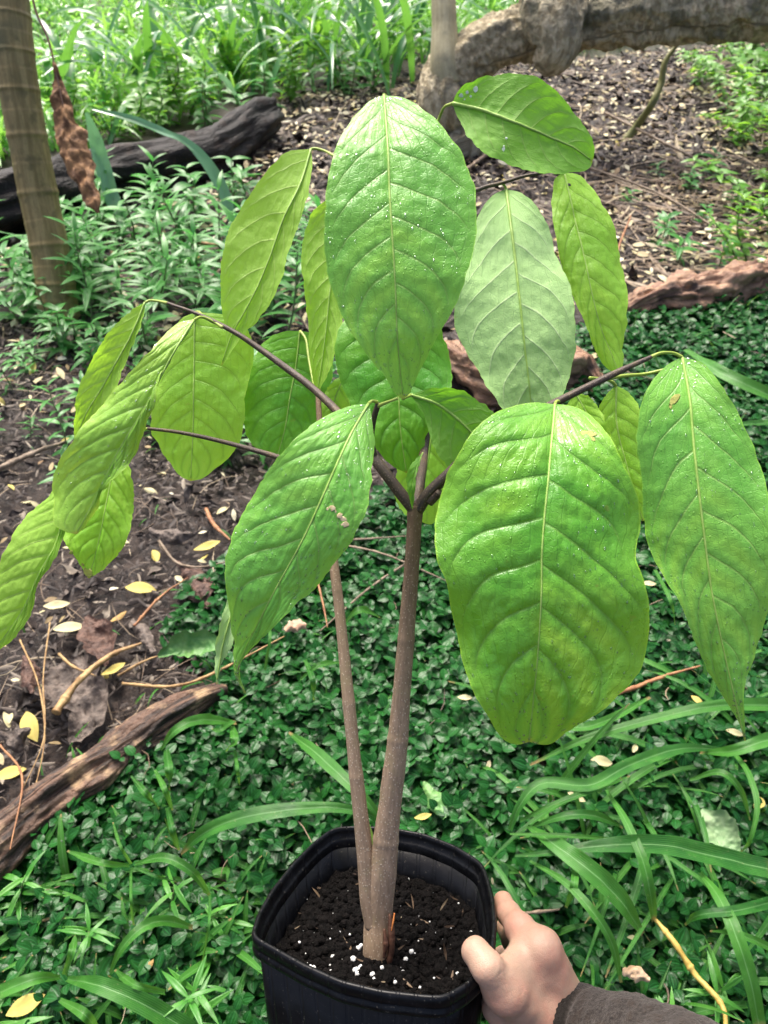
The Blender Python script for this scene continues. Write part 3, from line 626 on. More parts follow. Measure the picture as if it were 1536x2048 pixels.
# ---- strap grass, blade by blade
def strap_mat(name, c1, c2, rough=.38, trans=.3, spec=.45):
    m, t, N, L = newmat(name)
    vv = attr(t, 'vv'); av = mth(t, 'ABSOLUTE', vv); n = noise(t, 18, None, 4); n2 = noise(t, 160, None, 3)
    c = mixc(t, attr(t, 'rnd'), c1, c2); c = mixc(t, mth(t, 'MULTIPLY', sstep(t, n, .4, .7), .5), c, tuple(x * 1.35 for x in c2))
    st = mth(t, 'SINE', mth(t, 'MULTIPLY', vv, 34.)); c = mixc(t, mth(t, 'MULTIPLY', sstep(t, st, .3, 1.), .28), c, tuple(x * .55 for x in c1))
    mid = mth(t, 'SUBTRACT', 1., sstep(t, av, .02, .12)); c = mixc(t, mth(t, 'MULTIPLY', mid, .5), c, (.22, .44, .16))
    c = mixc(t, mth(t, 'MULTIPLY', sstep(t, n2, .62, .74), .35), c, (.30, .34, .14))
    c = mixc(t, sstep(t, mth(t, 'ADD', attr(t, 'uu'), mth(t, 'MULTIPLY', n2, .06)), .96, 1.02), c, (.34, .24, .10))
    pr = N('BsdfPrincipled'); L(c, pr.inputs['Base Color']); L(mth(t, 'ADD', mth(t, 'MULTIPLY', n, .35), rough - .16), pr.inputs['Roughness']); pr.inputs['Specular IOR Level'].default_value = spec
    L(bump(t, mth(t, 'ADD', mth(t, 'MULTIPLY', st, .35), n2), .5, .0012), pr.inputs['Normal'])
    tr = N('BsdfTranslucent'); L(mixc(t, .5, c, (.25, .55, .06)), tr.inputs[0])
    mx = N('MixShader'); mx.inputs[0].default_value = trans; L(pr.outputs[0], mx.inputs[1]); L(tr.outputs[0], mx.inputs[2]); out(t, mx.outputs[0]); return m
M_blade = strap_mat('grass_blade', (.022, .125, .018), (.065, .23, .03))  # near grass: shade of the camera holder is put into these darker greens
def blade(pts, w, parent, mat=None, n=40, sag=.35, name='blade'):
    P = np.array([G(x, y, h) for x, y, h in pts]); c = spline(P, n); T, _, _ = frames(c)
    view = norm(CO - c); Wd = np.interp(np.linspace(0, 1, n), np.linspace(0, 1, len(w)), w) * ((c - CO) @ CF) / FPX / 2 * .86
    S_ = norm(np.cross(T, np.array([0, 0, 1.]) * .6 + view * .6)); U_ = norm(np.cross(S_, T)); v = np.linspace(-1, 1, 7)
    wob = .25 * np.sin(np.linspace(0, 9, n))[:, None]
    V = c[:, None] + S_[:, None] * (Wd[:, None] * v)[..., None] + U_[:, None] * (Wd[:, None] * (sag * np.abs(v) + wob * v * .5 + .18 * vnoise(np.stack([np.linspace(0, 14, n)[:, None] + 0 * v, 2 * v + 0 * wob, 0 * v + 0 * wob + Wd.max() * 999], -1))))[..., None]
    return mesh(name, V.reshape(-1, 3), grid_faces(n, 7), mat or M_blade, parent, attrs={'vv': np.tile(v, n), 'rnd': np.full(n * 7, rng.random()), 'uu': np.repeat(np.linspace(0, 1, n), 7)})
def tuft(name, root, label, blades, group='strap-leaved grass tufts', mat=None):
    t_ = thing(name, G(*root, 0), label, 'grass', group)
    for p, w in blades:
        if len(p[0]) == 2:
            k = len(p); p = [(x, y, .05 + .10 * math.sin(math.pi * min(1, .15 + .8 * i / (k - 1)))) for i, (x, y) in enumerate(p)]
        blade(p, w, t_, mat)
tuft('grass_tuft', (1020, 1650), 'tuft of strap grass right of the pot, blades arching to the right edge', [
 ([(1020, 1660), (1040, 1610), (1085, 1567), (1180, 1570), (1260, 1530), (1360, 1498), (1465, 1500)], [10, 26, 30, 30, 28, 20, 4]),
 ([(1040, 1642), (1110, 1608), (1200, 1575), (1260, 1552)], [8, 14, 12, 3]), ([(1055, 1652), (1110, 1690), (1180, 1742), (1240, 1800), (1285, 1868)], [8, 30, 44, 48, 40, 12]),
 ([(1060, 1655), (1130, 1632), (1190, 1632), (1245, 1655)], [6, 20, 22, 5]), ([(1020, 1668), (1140, 1672), (1260, 1682)], [5, 10, 9, 3])])
tuft('grass_tuft', (1035, 1712), 'tuft of strap grass level with the pot rim, one broad pale blade', [
 ([(1030, 1712), (1100, 1706), (1200, 1692), (1320, 1690), (1440, 1715), (1560, 1745)], [6, 18, 38, 46, 48, 46]),
 ([(1060, 1722), (1130, 1765), (1190, 1830), (1225, 1890), (1242, 1965)], [6, 16, 22, 20, 6]), ([(1150, 1720), (1148, 1770), (1132, 1815)], [12, 18, 6])])
tuft('grass_tuft', (1560, 1700), 'tuft of long strap grass at the right edge', [
 ([(1600, 1470), (1536, 1480), (1465, 1502), (1400, 1505)], [30, 36, 26, 8]), ([(1462, 1500), (1495, 1545), (1514, 1610), (1500, 1680), (1482, 1705)], [8, 14, 14, 10, 3]),
 ([(1600, 1412), (1500, 1410), (1430, 1412), (1340, 1430), (1180, 1475), (1060, 1530)], [30, 30, 26, 22, 18, 5]),
 ([(1400, 1745), (1440, 1800), (1475, 1880), (1500, 1960), (1520, 2060)], [10, 26, 34, 34, 30]), ([(1212, 1580), (1250, 1640), (1285, 1720), (1300, 1785), (1308, 1842)], [6, 16, 22, 26, 12]),
 ([(1560, 1800), (1480, 1820), (1400, 1830), (1370, 1850)], [24, 26, 20, 5]), ([(1560, 1905), (1480, 1870), (1420, 1862)], [18, 18, 4]),
 ([(1380, 1560), (1440, 1545), (1480, 1580), (1500, 1640)], [6, 16, 14, 3]), ([(1080, 1375 + 60), (1150, 1455), (1215, 1440), (1300, 1395)], [8, 20, 18, 6]),
 ([(1330, 1180), (1380, 1200), (1440, 1260), (1500, 1340)], [8, 14, 14, 4]), ([(1310, 1140), (1340, 1200), (1350, 1250)], [8, 10, 3]),
 ([(1440, 870), (1480, 850), (1560, 845)], [10, 16, 18]), ([(1370, 700), (1440, 745), (1536, 790), (1600, 830)], [10, 30, 30, 20])])
tuft('grass_tuft', (760, 1650), 'tuft of strap grass just behind the pot, one blade arching far left', [
 ([(768, 1650), (735, 1628), (660, 1615), (560, 1622), (470, 1640), (405, 1668), (362, 1708)], [10, 20, 26, 36, 36, 30, 6]),
 ([(772, 1655), (740, 1610), (690, 1560), (630, 1505), (578, 1465)], [10, 24, 34, 26, 4])])
tuft('grass_tuft', (262, 1735), 'small jointed grass left of the pot with thin bent blades', [
 ([(258, 1732), (200, 1725), (135, 1702)], [8, 20, 4]), ([(270, 1728), (330, 1716), (385, 1745), (420, 1792)], [8, 22, 20, 6]), ([(262, 1728), (240, 1690), (226, 1645)], [6, 7, 3]), ([(268, 1735), (310, 1752), (352, 1764)], [5, 8, 3]),
 ([(420, 1790), (418, 1850), (405, 1925)], [6, 7, 3]), ([(262, 1738), (262, 1800), (268, 1850)], [6, 7, 5])])
tuft('grass_tuft', (240, 1975), 'low strap grass at the lower left, broad pale blade running to the bottom', [
 ([(135, 1958), (200, 1972), (290, 2010), (400, 2075)], [12, 36, 46, 44]), ([(120, 1955), (70, 1958), (0, 1985), (-60, 2010)], [10, 30, 34, 24]), ([(130, 1950), (145, 1900), (150, 1870)], [14, 18, 4]),
 ([(220, 1945), (245, 1895), (285, 1855), (330, 1842), (385, 1855)], [6, 18, 24, 24, 10]), ([(25, 1965), (65, 1910)], [8, 4]), ([(120, 2000), (170, 2030), (200, 2070)], [10, 24, 10]), ([(330, 1985), (270, 1970), (230, 1940)], [12, 18, 5])])
tuft('grass_tuft', (345, 1500), 'short strap grass over the end of the bark log', [
 ([(322, 1500), (350, 1462), (400, 1440), (472, 1446)], [6, 22, 26, 10]), ([(468, 1442), (440, 1460), (424, 1458)], [12, 14, 4]), ([(333, 1500), (338, 1540), (340, 1580)], [12, 20, 5]), ([(310, 1540), (330, 1580), (345, 1620)], [6, 14, 4]), ([(262, 1552), (290, 1585), (318, 1618)], [4, 16, 5]),
 ([(335, 1615), (345, 1660), (358, 1700)], [10, 14, 5]), ([(465, 1452), (468, 1480), (455, 1500)], [8, 22, 12])])
tuft('grass_tuft', (600, 1270), 'fine grass beside the thinner stem', [
 ([(690, 1245), (720, 1220), (760, 1235)], [8, 20, 5]), ([(530, 1340), (540, 1270), (528, 1240)], [6, 8, 3]), ([(610, 1320), (625, 1360), (628, 1400)], [8, 14, 4]), ([(600, 1360), (640, 1330), (690, 1325)], [6, 14, 4]), ([(470, 1500), (475, 1540), (480, 1570)], [6, 9, 3])])
# random little grass blades through the cover, bottom-left most of all
def blades(P, L_, W_, yaw, lean, curl, nt=8):
    n = len(P); t = np.linspace(0, 1, nt); th = lean[:, None] + curl[:, None] * t ** 1.4
    ds = L_[:, None] / (nt - 1); r = np.cumsum(np.sin(th) * ds, 1) - np.sin(th[:, :1]) * ds; z = np.cumsum(np.cos(th) * ds, 1) - np.cos(th[:, :1]) * ds
    c = np.stack([P[:, 0, None] + np.cos(yaw)[:, None] * r, P[:, 1, None] + np.sin(yaw)[:, None] * r, P[:, 2, None] + z], -1)
    w = W_[:, None] * np.sin(np.pi * (.12 + .86 * t)) ** .7 / 2; tw_ = rng.normal(0, .35, (n, 1)) * t
    s = np.stack([-np.sin(yaw)[:, None] * w * np.cos(tw_), np.cos(yaw)[:, None] * w * np.cos(tw_), w * np.sin(tw_)], -1)
    up = np.stack([-np.cos(yaw)[:, None] * np.cos(th), -np.sin(yaw)[:, None] * np.cos(th), np.sin(th)], -1) * (w * .35)[..., None]
    V = np.stack([c - s + up, c, c + s + up], 2); F0 = grid_faces(nt, 3)
    return V.reshape(-1, 3), (F0[None] + (np.arange(n) * nt * 3)[:, None, None]).reshape(-1, 4), {'rnd': np.repeat(rng.random(n), nt * 3), 'vv': np.tile(np.array([-1, 0, 1.]), n * nt), 'uu': np.tile(np.repeat(t, 3), n)}
def rb(poly, n, l0, l1, w0, w1, lean=.5, curl=1.2, clump=0):
    p = region(poly, n if not clump else max(1, n // clump))
    if clump: p = np.repeat(p, clump, 0)[:n] + rng.normal(0, .05, (len(np.repeat(p, clump, 0)[:n]), 2))
    n = len(p); p = gp(p)
    return blades(p, l0 + (l1 - l0) * rng.random(n), w0 + (w1 - w0) * rng.random(n), rng.random(n) * 6.28, np.abs(rng.normal(lean, .25, n)), np.abs(rng.normal(curl, .5, n)))
v_, f_, a_ = merge([rb([(-150, 1780), (240, 1700), (520, 1700), (520, 2300), (-200, 2300)], 230, .05, .13, .007, .014, .7, 1.2), rb([(1080, 1500), (1800, 1300), (1800, 2300), (1100, 2200)], 120, .14, .34, .007, .013, .8, 1.4), rb([(-100, 1750), (240, 1800), (520, 1780), (520, 2300), (-200, 2300)], 330, .03, .10, .004, .009, .5, 1.2), rb([(100, 1480), (900, 1100), (1300, 1300), (1000, 1650), (300, 1750)], 150, .03, .09, .003, .008),
                    rb([(1000, 1650), (1600, 1200), (1800, 2300), (1100, 2200)], 330, .04, .16, .004, .010, .7, 1.3), rb([(1250, 640), (1900, 600), (1700, 1200), (1290, 1100)], 160, .05, .16, .004, .010, .6, 1.2), rb(SOIL_L, 90, .03, .08, .003, .006)])
tag(mesh('short_grass', v_, f_, M_blade, origin=(0, 0, 0), attrs=a_), 'short fine grass blades poking through the ground cover', 'grass', kind='stuff')

# ---- willowy weeds round the ringed trunk
M_weed = small_leaf_mat('weed_leaf', (.045, .21, .04), (.12, .37, .075), rough=.34, trans=.36, spec=.4, bumps=.2, bs=60, vein=(.10, .28, .12))
M_weedl = small_leaf_mat('weed_leaf_lime', (.10, .30, .04), (.18, .42, .06), rough=.35, trans=.45, tcol=(.3, .6, .05), spec=.5, bumps=.2, bs=60)
M_wst = plain_mat('weed_stem', (.09, .16, .05), (.12, .12, .06), 40, .5)
def weed_proto(seed, h=.25, nodes=8, L_=.085, W_=.19, per=2, mat=None, lean=.15, up=.7):
    r = np.random.default_rng(seed); sp_ = [np.zeros(3)]; d = np.array([r.normal(0, lean), r.normal(0, lean), 1.])
    for i in range(5): sp_.append(sp_[-1] + norm(d) * h / 5); d = d + r.normal(0, .12, 3)
    sp = spline(sp_, 40); TV, TF, vv = leaf_tpl(8, 5, W_, .5, .45, .42)
    P = []; Y = []; K = []; S_ = []; a = r.random() * 6
    for i in range(nodes):
        t = .12 + .88 * i / (nodes - 1)
        for s in range(per):
            P.append(sp[int(t * 39)]); Y.append(a + s * 2 * np.pi / per + r.normal(0, .2)); K.append(up * (.5 + .8 * t) + r.normal(0, .15)); S_.append(L_ * (1.05 - .45 * abs(t - .55)) * (.8 + .4 * r.random()))
        a += 1.4
    v, f, at_ = scatter(TV, TF, rotm(np.array(Y), np.array(K), r.normal(0, .25, len(Y)), np.array(S_)), np.array(P), None, {'vv': vv})
    o = mesh('leafy_weed', v, f, mat or M_weed, origin=(0, 0, 0), attrs=at_)
    sv, sf, sa = tube(sp_, [.0035, .0025, .0015], 24, 6); st = mesh('stem', sv, sf, M_wst, origin=(0, 0, 0), attrs=sa)
    d1, d2 = o.data, st.data; bpy.data.objects.remove(o); bpy.data.objects.remove(st); return d1, d2
WP = [weed_proto(11 + k, .17 + .05 * k, 7 + k, .095, .20, 2 + (k % 2), up=.6) for k in range(4)]
WS = [weed_proto(41 + k, .10 + .03 * k, 6, .075, .28, 2, up=.4) for k in range(3)]
WL = [weed_proto(61 + k, .22 + .08 * k, 12, .06, .34, 3, M_weedl, .4, .4) for k in range(3)]
M_weedg = small_leaf_mat('weed_leaf_mid', (.05, .24, .03), (.12, .38, .05), rough=.38, trans=.35, tcol=(.2, .5, .05), spec=.45, bumps=.2, bs=60)
WG = [weed_proto(81 + k, .14 + .04 * k, 8, .10, .17, 2, M_weedg, .5, .35) for k in range(3)]
def weed(pr, x, y, s, label, group, z=0):
    o = bpy.data.objects.new('leafy_weed', pr[0]); COL.objects.link(o); c = bpy.data.objects.new('stem', pr[1]); COL.objects.link(c); c.parent = o
    o.location = (x, y, float(gz(x, y)) + z); o.rotation_euler = (rng.normal(0, .15), rng.normal(0, .15), rng.random() * 6.28); o.scale = (s,) * 3
    if group[:6] != 'single':
        w = where(x, y); nm = {'willowy': 'willowy weed', 'low wee': 'low broad-leaved weed', 'small w': 'sparse sprouting weed', 'weeds b': 'dark weed', 'bright ': 'bright feathery weed', 'weeds o': 'low scattered weed', 'seedlin': 'lime seedling', 'weeds a': 'leafy weed'}[group[:7]]
        label = ('tall ' if s > 1.15 else 'middling ' if s > .95 else 'short ') + nm + (' with bluish leaves ' if pr in WP[:2] else ' ') + w
    tag(o, label, 'weed', group)
for x, y in region([(60, 560), (330, 480), (640, 500), (660, 680), (560, 720), (180, 700), (60, 640)], 44): weed(WP[int(rng.random() * 4)], x, y, .75 + .5 * rng.random(), 'dark willowy weed in the thicket between the ringed trunk and the sapling', 'willowy weeds by the ringed trunk')
for x, y in region([(-60, 620), (90, 560), (300, 660), (260, 760), (60, 700)], 16): weed(WS[int(rng.random() * 3)], x, y, .8 + .5 * rng.random(), 'low weed at the foot of the ringed trunk', 'low weeds at the trunk foot')
for x, y in region([(-150, 560), (200, 400), (640, 400), (640, 560), (100, 620)], 34): weed(WS[int(rng.random() * 3)], x, y, .9 + .6 * rng.random(), 'small weed sprouting before the charred log', 'small weeds before the charred log')
for x, y in region([(0, 700), (330, 690), (330, 900), (150, 1000), (-40, 900)], 13): weed(WS[int(rng.random() * 3)], x, y, .45 + .4 * rng.random(), '', 'weeds on the dark soil')
for x, y in region([(330, 760), (660, 760), (680, 980), (480, 960), (430, 900)], 26): weed(WS[int(rng.random() * 3)], x, y, .7 + .4 * rng.random(), 'small dark weed under the lime leaves of the sapling', 'weeds beneath the sapling')
for k_, (px, py, s, lb) in enumerate([(30, 1830, .55, 'short weed in ground cover at the left edge below the bark log'), (330, 1890, .5, 'weed below the arched grass blade left of the pot'), (420, 1960, .55, 'weed with lance leaves nearest the pot lower left wall'), (380, 2030, .6, 'weed with lance leaves at the bottom edge left of the pot'),
      (290, 2040, .5, 'weed under the broad pale blade at the bottom'), (180, 1840, .45, 'small weed left of the jointed grass'), (470, 1850, .45, 'small weed close to the left corner of the pot'), (90, 2060, .6, 'weed at the very bottom left corner'), (1480, 1950, .5, 'weed among strap blades at the lower right edge'), (1330, 2000, .45, 'weed left of the yellow reed')]):
    p = G(px, py); weed(WG[k_ % 3], p[0], p[1], s, lb, 'single weeds in the ground cover')
for (px, py, k, s, lb) in [(125, 560, 2, .95, 'weed growing up right against the ringed trunk'), (285, 460, 3, .95, 'tall upright weed right of the ringed trunk'), (190, 440, 3, .9, 'tall weed under the hanging dead leaf'), (75, 600, 1, .9, 'weed at the left side of the ringed trunk'),
      (130, 850, 0, .75, 'lone weed with long leaves on bare soil at left'), (60, 870, 0, .35, 'tiny weed seedling at the left edge of the soil')]:
    p = G(px, py); weed(WP[k], p[0], p[1], s, lb, 'single weeds near the ringed trunk')
for x, y in region([(1450, 240), (1560, 200), (1800, 230), (1800, 560), (1560, 560), (1470, 420)], 26): weed(WL[int(rng.random() * 3)], x, y, .9 + .6 * rng.random(), 'bright feathery weed crowding in at the right edge', 'bright weeds at the right edge')
for x, y in region([(1440, 100), (1640, 90), (1640, 560), (1480, 560), (1455, 300)], 52): weed(WL[int(rng.random() * 3)], x, y, .8 + .7 * rng.random(), '', 'bright weeds at the right edge')
for x, y in region([(1200, 340), (1480, 340), (1480, 560), (1300, 580)], 12): weed(WS[int(rng.random() * 3)], x, y, .6 + .4 * rng.random(), 'small weed dotting the mulch slope', 'weeds on the mulch slope')
for x, y in region([(1380, 175), (1420, 150), (1500, 140), (1480, 190)], 4): weed(WL[1], x, y, 1.0 + .4 * rng.random(), 'lime seedling under the leaning trunk', 'seedlings under the leaning trunk')
for x, y in region([(120, 330), (420, 260), (560, 215), (860, 190), (860, 150), (560, 150), (100, 260)], 30): weed(WS[int(rng.random() * 3)] if rng.random() < .5 else WL[0], x, y, 1.1 + .7 * rng.random(), 'leafy weed at the grass edge behind the charred log', 'weeds at the grass edge')

# ---- the far green bank: grass and weeds nobody could count
M_gfar = small_leaf_mat('far_grass', (.10, .34, .05), (.22, .52, .10), rough=.28, trans=.42, tcol=(.35, .70, .10), spec=.8, bumps=.15, bs=40)
FAR = [(-900, 330), (-200, 340), (90, 305), (300, 265), (430, 215), (560, 150), (700, 150), (860, 125), (930, 85), (1150, 100), (1330, 85), (1536, 62), (2100, 40), (2100, -60), (-900, -60)]
FAR2 = [(-1500, -55), (2400, -55), (2300, -250), (-1500, -250)]
def far_leaves(poly, n, s0, s1, h0, h1):
    TV, TF, vv = leaf_tpl(5, 3, .34, .4, .35, .45); p = gp(region(poly, n)); p[:, 2] += h0 + (h1 - h0) * rng.random(n) ** 1.5
    return scatter(TV, TF, rotm(rng.random(n) * 6.28, rng.normal(.15, .4, n), rng.normal(0, .4, n), s0 + (s1 - s0) * rng.random(n)), p, None, {'vv': vv})
v_, f_, a_ = merge([far_leaves(FAR, 26000, .04, .12, .0, .22), rb(FAR, 9000, .15, .45, .010, .028, .35, 1.2, 6), far_leaves(FAR2, 9000, .12, .3, 0, .4), rb(FAR2, 5000, .4, .9, .03, .07, .3, 1.2, 6)])
tag(mesh('grass', v_, f_, M_gfar, origin=(0, 0, 0), attrs=a_), 'bright green mass of grass and low weeds covering the ground at the back', 'grass', kind='stuff')
M_tall = small_leaf_mat('tall_grass', (.03, .16, .06), (.10, .30, .07), rough=.28, trans=.3, tcol=(.2, .5, .06), spec=.65, bumps=.15, bs=40)
def clump(px, py, n, l0, l1, w0, w1, label, spread=.12, lean=.3, curl=1.5):
    c = G(px, py); p = np.c_[c[0] + rng.normal(0, spread, n), c[1] + rng.normal(0, spread, n)]; p = gp(p)
    v, f, a = blades(p, l0 + (l1 - l0) * rng.random(n), w0 + (w1 - w0) * rng.random(n), rng.random(n) * 6.28, np.abs(rng.normal(lean, .2, n)), np.abs(rng.normal(curl, .5, n)), 12)
    tag(mesh('grass_clump', v, f, M_tall, origin=(c[0], c[1], 0), attrs=a), label, 'grass', 'tall grass clumps at the back')
clump(700, 165, 46, .6, 1.15, .025, .05, 'tall arching grass clump right of the charred log end', .22)
clump(560, 130, 36, .5, 1.0, .025, .05, 'tall grass clump behind the end of the charred log', .2)
clump(800, 120, 34, .5, 1.0, .02, .045, 'tall grass clump left of the pale upright branch', .2)
clump(360, 190, 30, .45, .9, .025, .05, 'tall grass clump behind the middle of the charred log', .25)
clump(200, 215, 26, .4, .8, .025, .05, 'tall grass clump right of the ringed trunk top', .25)
clump(970, 60, 22, .4, .8, .02, .045, 'grass clump seen above the leaning trunk', .2)
clump(460, 60, 40, .6, 1.1, .03, .06, 'tall grass clump farthest back at the top', .4)
clump(-120, 250, 40, .5, 1.0, .025, .05, 'tall grass clump left of the ringed trunk', .3)
t_ = thing('grass_clump', G(240, 450), 'sparse broad grass with silvery wet blades before the charred log', 'grass', 'tall grass clumps at the back')
M_silv = small_leaf_mat('silver_grass', (.10, .26, .12), (.16, .34, .16), rough=.2, trans=.2, spec=.8, bumps=.15, bs=40)
blade([(248, 455, .02), (225, 400, .10), (205, 330, .22), (188, 270, .33), (172, 225, .42)], [26, 34, 36, 32, 8], t_, M_silv)
blade([(465, 440, .02), (440, 370, .14), (390, 300, .26), (320, 262, .36), (250, 235, .42), (185, 218, .45)], [24, 28, 26, 24, 18, 5], t_, M_silv)
blade([(480, 210, .05), (455, 170, .2), (435, 145, .3), (412, 120, .36)], [10, 22, 22, 6], t_, M_silv)
blade([(125, 160, .2), (150, 70, .5), (175, 38, .6), (200, 45, .6)], [20, 30, 30, 8], t_, M_tall)
# ================================================================== the potted sapling
M_gloss = big_leaf_mat('leaf_gloss', (.085, .33, .025), (.19, .48, .04), (.36, .60, .04), .55, (.22, .42, .08), (.16, .34, .05), (.40, .55, .18), rough=.27, trans=.26, tcol=(.4, .75, .04), wet=1.0, margin=.18)
M_cool = big_leaf_mat('leaf_cool_green', (.12, .39, .05), (.20, .51, .07), (.33, .62, .06), .5, (.24, .44, .10), (.26, .42, .10), (.42, .58, .2), rough=.32, trans=.26, tcol=(.35, .7, .08), wet=1.0, margin=.12)
M_lime = big_leaf_mat('leaf_lime', (.24, .54, .045), (.33, .62, .06), (.44, .66, .08), .5, (.32, .56, .07), (.26, .46, .06), (.46, .64, .16), rough=.36, trans=.42, tcol=(.46, .82, .05), wet=.6, margin=.15)
M_limeg = big_leaf_mat('leaf_lime_gloss', (.22, .46, .05), (.32, .56, .07), (.46, .62, .08), .5, (.40, .56, .09), (.34, .52, .12), (.46, .60, .16), rough=.28, trans=.32, tcol=(.5, .75, .08), wet=1.0, margin=.15)
M_mid = big_leaf_mat('leaf_mid_green', (.075, .33, .025), (.17, .46, .035), (.22, .44, .03), .4, (.22, .46, .07), (.12, .3, .04), (.32, .50, .12), rough=.36, trans=.40, tcol=(.22, .55, .02), wet=.6, margin=.12)
M_pale = big_leaf_mat('leaf_pale_back', (.2, .4, .08), (.24, .44, .1), (.3, .5, .1), .2, (.40, .64, .24), (.3, .54, .16), (.50, .66, .33), rough=.45, trans=.22, tcol=(.35, .55, .1), wet=.4, margin=.1)
M_rib = plain_mat('midrib_green', (.34, .50, .12), (.26, .42, .08), 200, .45, .1)
M_pet = plain_mat('petiole_green', (.26, .36, .05), (.34, .42, .09), 60, .45, .2)
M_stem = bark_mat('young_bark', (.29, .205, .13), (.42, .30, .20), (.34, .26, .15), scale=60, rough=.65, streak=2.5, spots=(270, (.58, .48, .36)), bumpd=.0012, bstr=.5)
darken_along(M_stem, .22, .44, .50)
M_twig = bark_mat('twig_bark', (.035, .022, .016), (.085, .055, .035), (.11, .075, .03), scale=80, rough=.5, streak=5, spots=(420, (.26, .19, .13)), bumpd=.0008, bstr=.5, spec=.5)

def rock(n=7, m=8):
    th = np.linspace(0, np.pi, n); ph_ = np.linspace(0, 2 * np.pi, m, endpoint=False)
    v = np.stack([np.sin(th)[:, None] * np.cos(ph_), np.sin(th)[:, None] * np.sin(ph_), np.cos(th)[:, None] * np.ones(m)], -1).reshape(-1, 3)
    return v * (1 + .25 * vnoise(v * 2.3 + 3))[:, None], grid_faces(n, m, True)
ROCK = rock(7, 12); M_scar = plain_mat('leaf_scar', (.52, .40, .20), (.60, .50, .30), 300, .6); M_fleck = plain_mat('white_fleck', (.5, .66, .45), (.7, .76, .66), 300, .6); M_spot = plain_mat('dark_spot', (.01, .012, .008), (.02, .02, .015), 300, .5)
def drop_mat():
    m, t, N, L = newmat('water'); g = N('BsdfGlossy'); g.inputs['Roughness'].default_value = .06; g.inputs[0].default_value = (.55, .6, .55, 1)
    tp = N('BsdfTransparent'); fz = N('Fresnel'); fz.inputs[0].default_value = 1.5
    mx = N('MixShader'); L(mth(t, 'ADD', fz.outputs[0], .08), mx.inputs[0]); L(tp.outputs[0], mx.inputs[1]); L(g.outputs[0], mx.inputs[2]); out(t, mx.outputs[0]); return m
M_drop = drop_mat()
M_brown = plain_mat('brown_scorch', (.26, .26, .06), (.34, .36, .08), 200, .6)
def LEAF(mid, z, Lp, Rp, mat, under=False, nv=9, zl=(0, 0), zr=(0, 0), fold=.12, quilt=.0007, wave=.003, wf=2.3, va=.16, vb=.10, ribw=.0012, petiole=None, label=None, seed=0, drops=0, marks=(), side=.4, NU=120, NV=60):
    n = NU
    md = spline([(x, y) for x, y in mid], n); zz = np.interp(np.linspace(0, 1, n), np.linspace(0, 1, len(z)), z)
    k = np.ones(9) / 9; zz = np.convolve(np.pad(zz, 4, mode='edge'), k, 'valid')
    le, ri = spline(Lp, n), spline(Rp, n)
    jj = (np.linspace(0, 1, n) * 26)[:, None]; zr3 = lambda k: np.hstack([jj + k, 0 * jj + seed * 3.1, 0 * jj]); en = np.clip(np.minimum(np.linspace(0, 1, n), 1 - np.linspace(0, 1, n)) * 8, 0, 1)
    le = le + ((le - md) / (np.linalg.norm(le - md, axis=1, keepdims=True) + 1)) * (2.4 * vnoise(zr3(0)) + 1.3 * vnoise(zr3(40) * 2.7))[:, None] * en[:, None]
    ri = ri + ((ri - md) / (np.linalg.norm(ri - md, axis=1, keepdims=True) + 1)) * (2.4 * vnoise(zr3(80)) + 1.3 * vnoise(zr3(120) * 2.7))[:, None] * en[:, None]
    u = np.linspace(0, 1, n); v = np.linspace(-1, 1, NV + 1)
    zle = np.interp(u, np.linspace(0, 1, len(zl)), zl); zri = np.interp(u, np.linspace(0, 1, len(zr)), zr)
    av = np.abs(v)[None, :]; neg = (v < 0)[None, :, None]
    E = np.where(neg, le[:, None], ri[:, None])
    XY = md[:, None] * (1 - av[..., None]) + E * av[..., None]
    # keep the blade full near the edge: nothing moves but the sampling
    wl = np.linalg.norm(le - md, axis=1)[:, None] * zz[:, None] / FPX; wr = np.linalg.norm(ri - md, axis=1)[:, None] * zz[:, None] / FPX
    w = np.where(v[None] < 0, wl, wr)
    ez = np.where(v[None] < 0, zle[:, None], zri[:, None])
    ph = np.where(v[None] < 0, seed * 1.7, seed * 2.9 + 1.3)
    Z = zz[:, None] + ez * av + fold * w * av ** 1.8 + wave * av ** 2.2 * np.sin(2 * np.pi * wf * u[:, None] + ph) * np.minimum(1, 8 * np.minimum(u, 1 - u))[:, None]
    P = at(XY[..., 0], XY[..., 1], Z)
    du = np.gradient(P, axis=0); dv = np.gradient(P, axis=1); Nn = norm(np.cross(dv, du))
    c = P[n // 2, NV // 2]
    if np.dot(Nn[n // 2, NV // 2], CO - c) < 0: Nn = -Nn; flip = True
    else: flip = False
    half = np.where(v < 0, side, 0)[None, :]
    vs = (u[:, None] - va * av - vb * av ** 4 + va) * nv + half
    vs = vs + .16 * vnoise(P * 22 + seed * 3.3) * np.clip(av / .3, 0, 1)
    fr = np.abs((vs + .5) % 1 - .5)
    lim = (np.clip(np.minimum(u, 1 - u) * 5.5, 0, 1) ** 1.5)[:, None]
    sgn = -1 if under else 1
    q = (1 - np.clip(1 - fr / .28, 0, 1) ** 2) * np.clip(1 - av ** 5, 0, 1) * np.clip(av / .12, 0, 1) * lim
    x3 = P * 40 + seed * 5.1
    D = sgn * quilt * q + .0010 * fbm(x3, 3) * lim + .0005 * fbm(x3 * 4, 2) * lim
    D = D - sgn * .0007 * np.exp(-(av / .06) ** 2) * lim
    # cross-rib quilting
    cr = np.abs(((v * 6)[None] + .8 * vnoise(x3 * .8) + np.floor(vs) * .37) % 1 - .5)
    D = D + sgn * quilt * .5 * .6 * (np.clip(cr / .25, 0, 1) - .6) * q
    P = P + Nn * D[..., None]
    V = P.reshape(-1, 3); F = grid_faces(n, NV + 1)
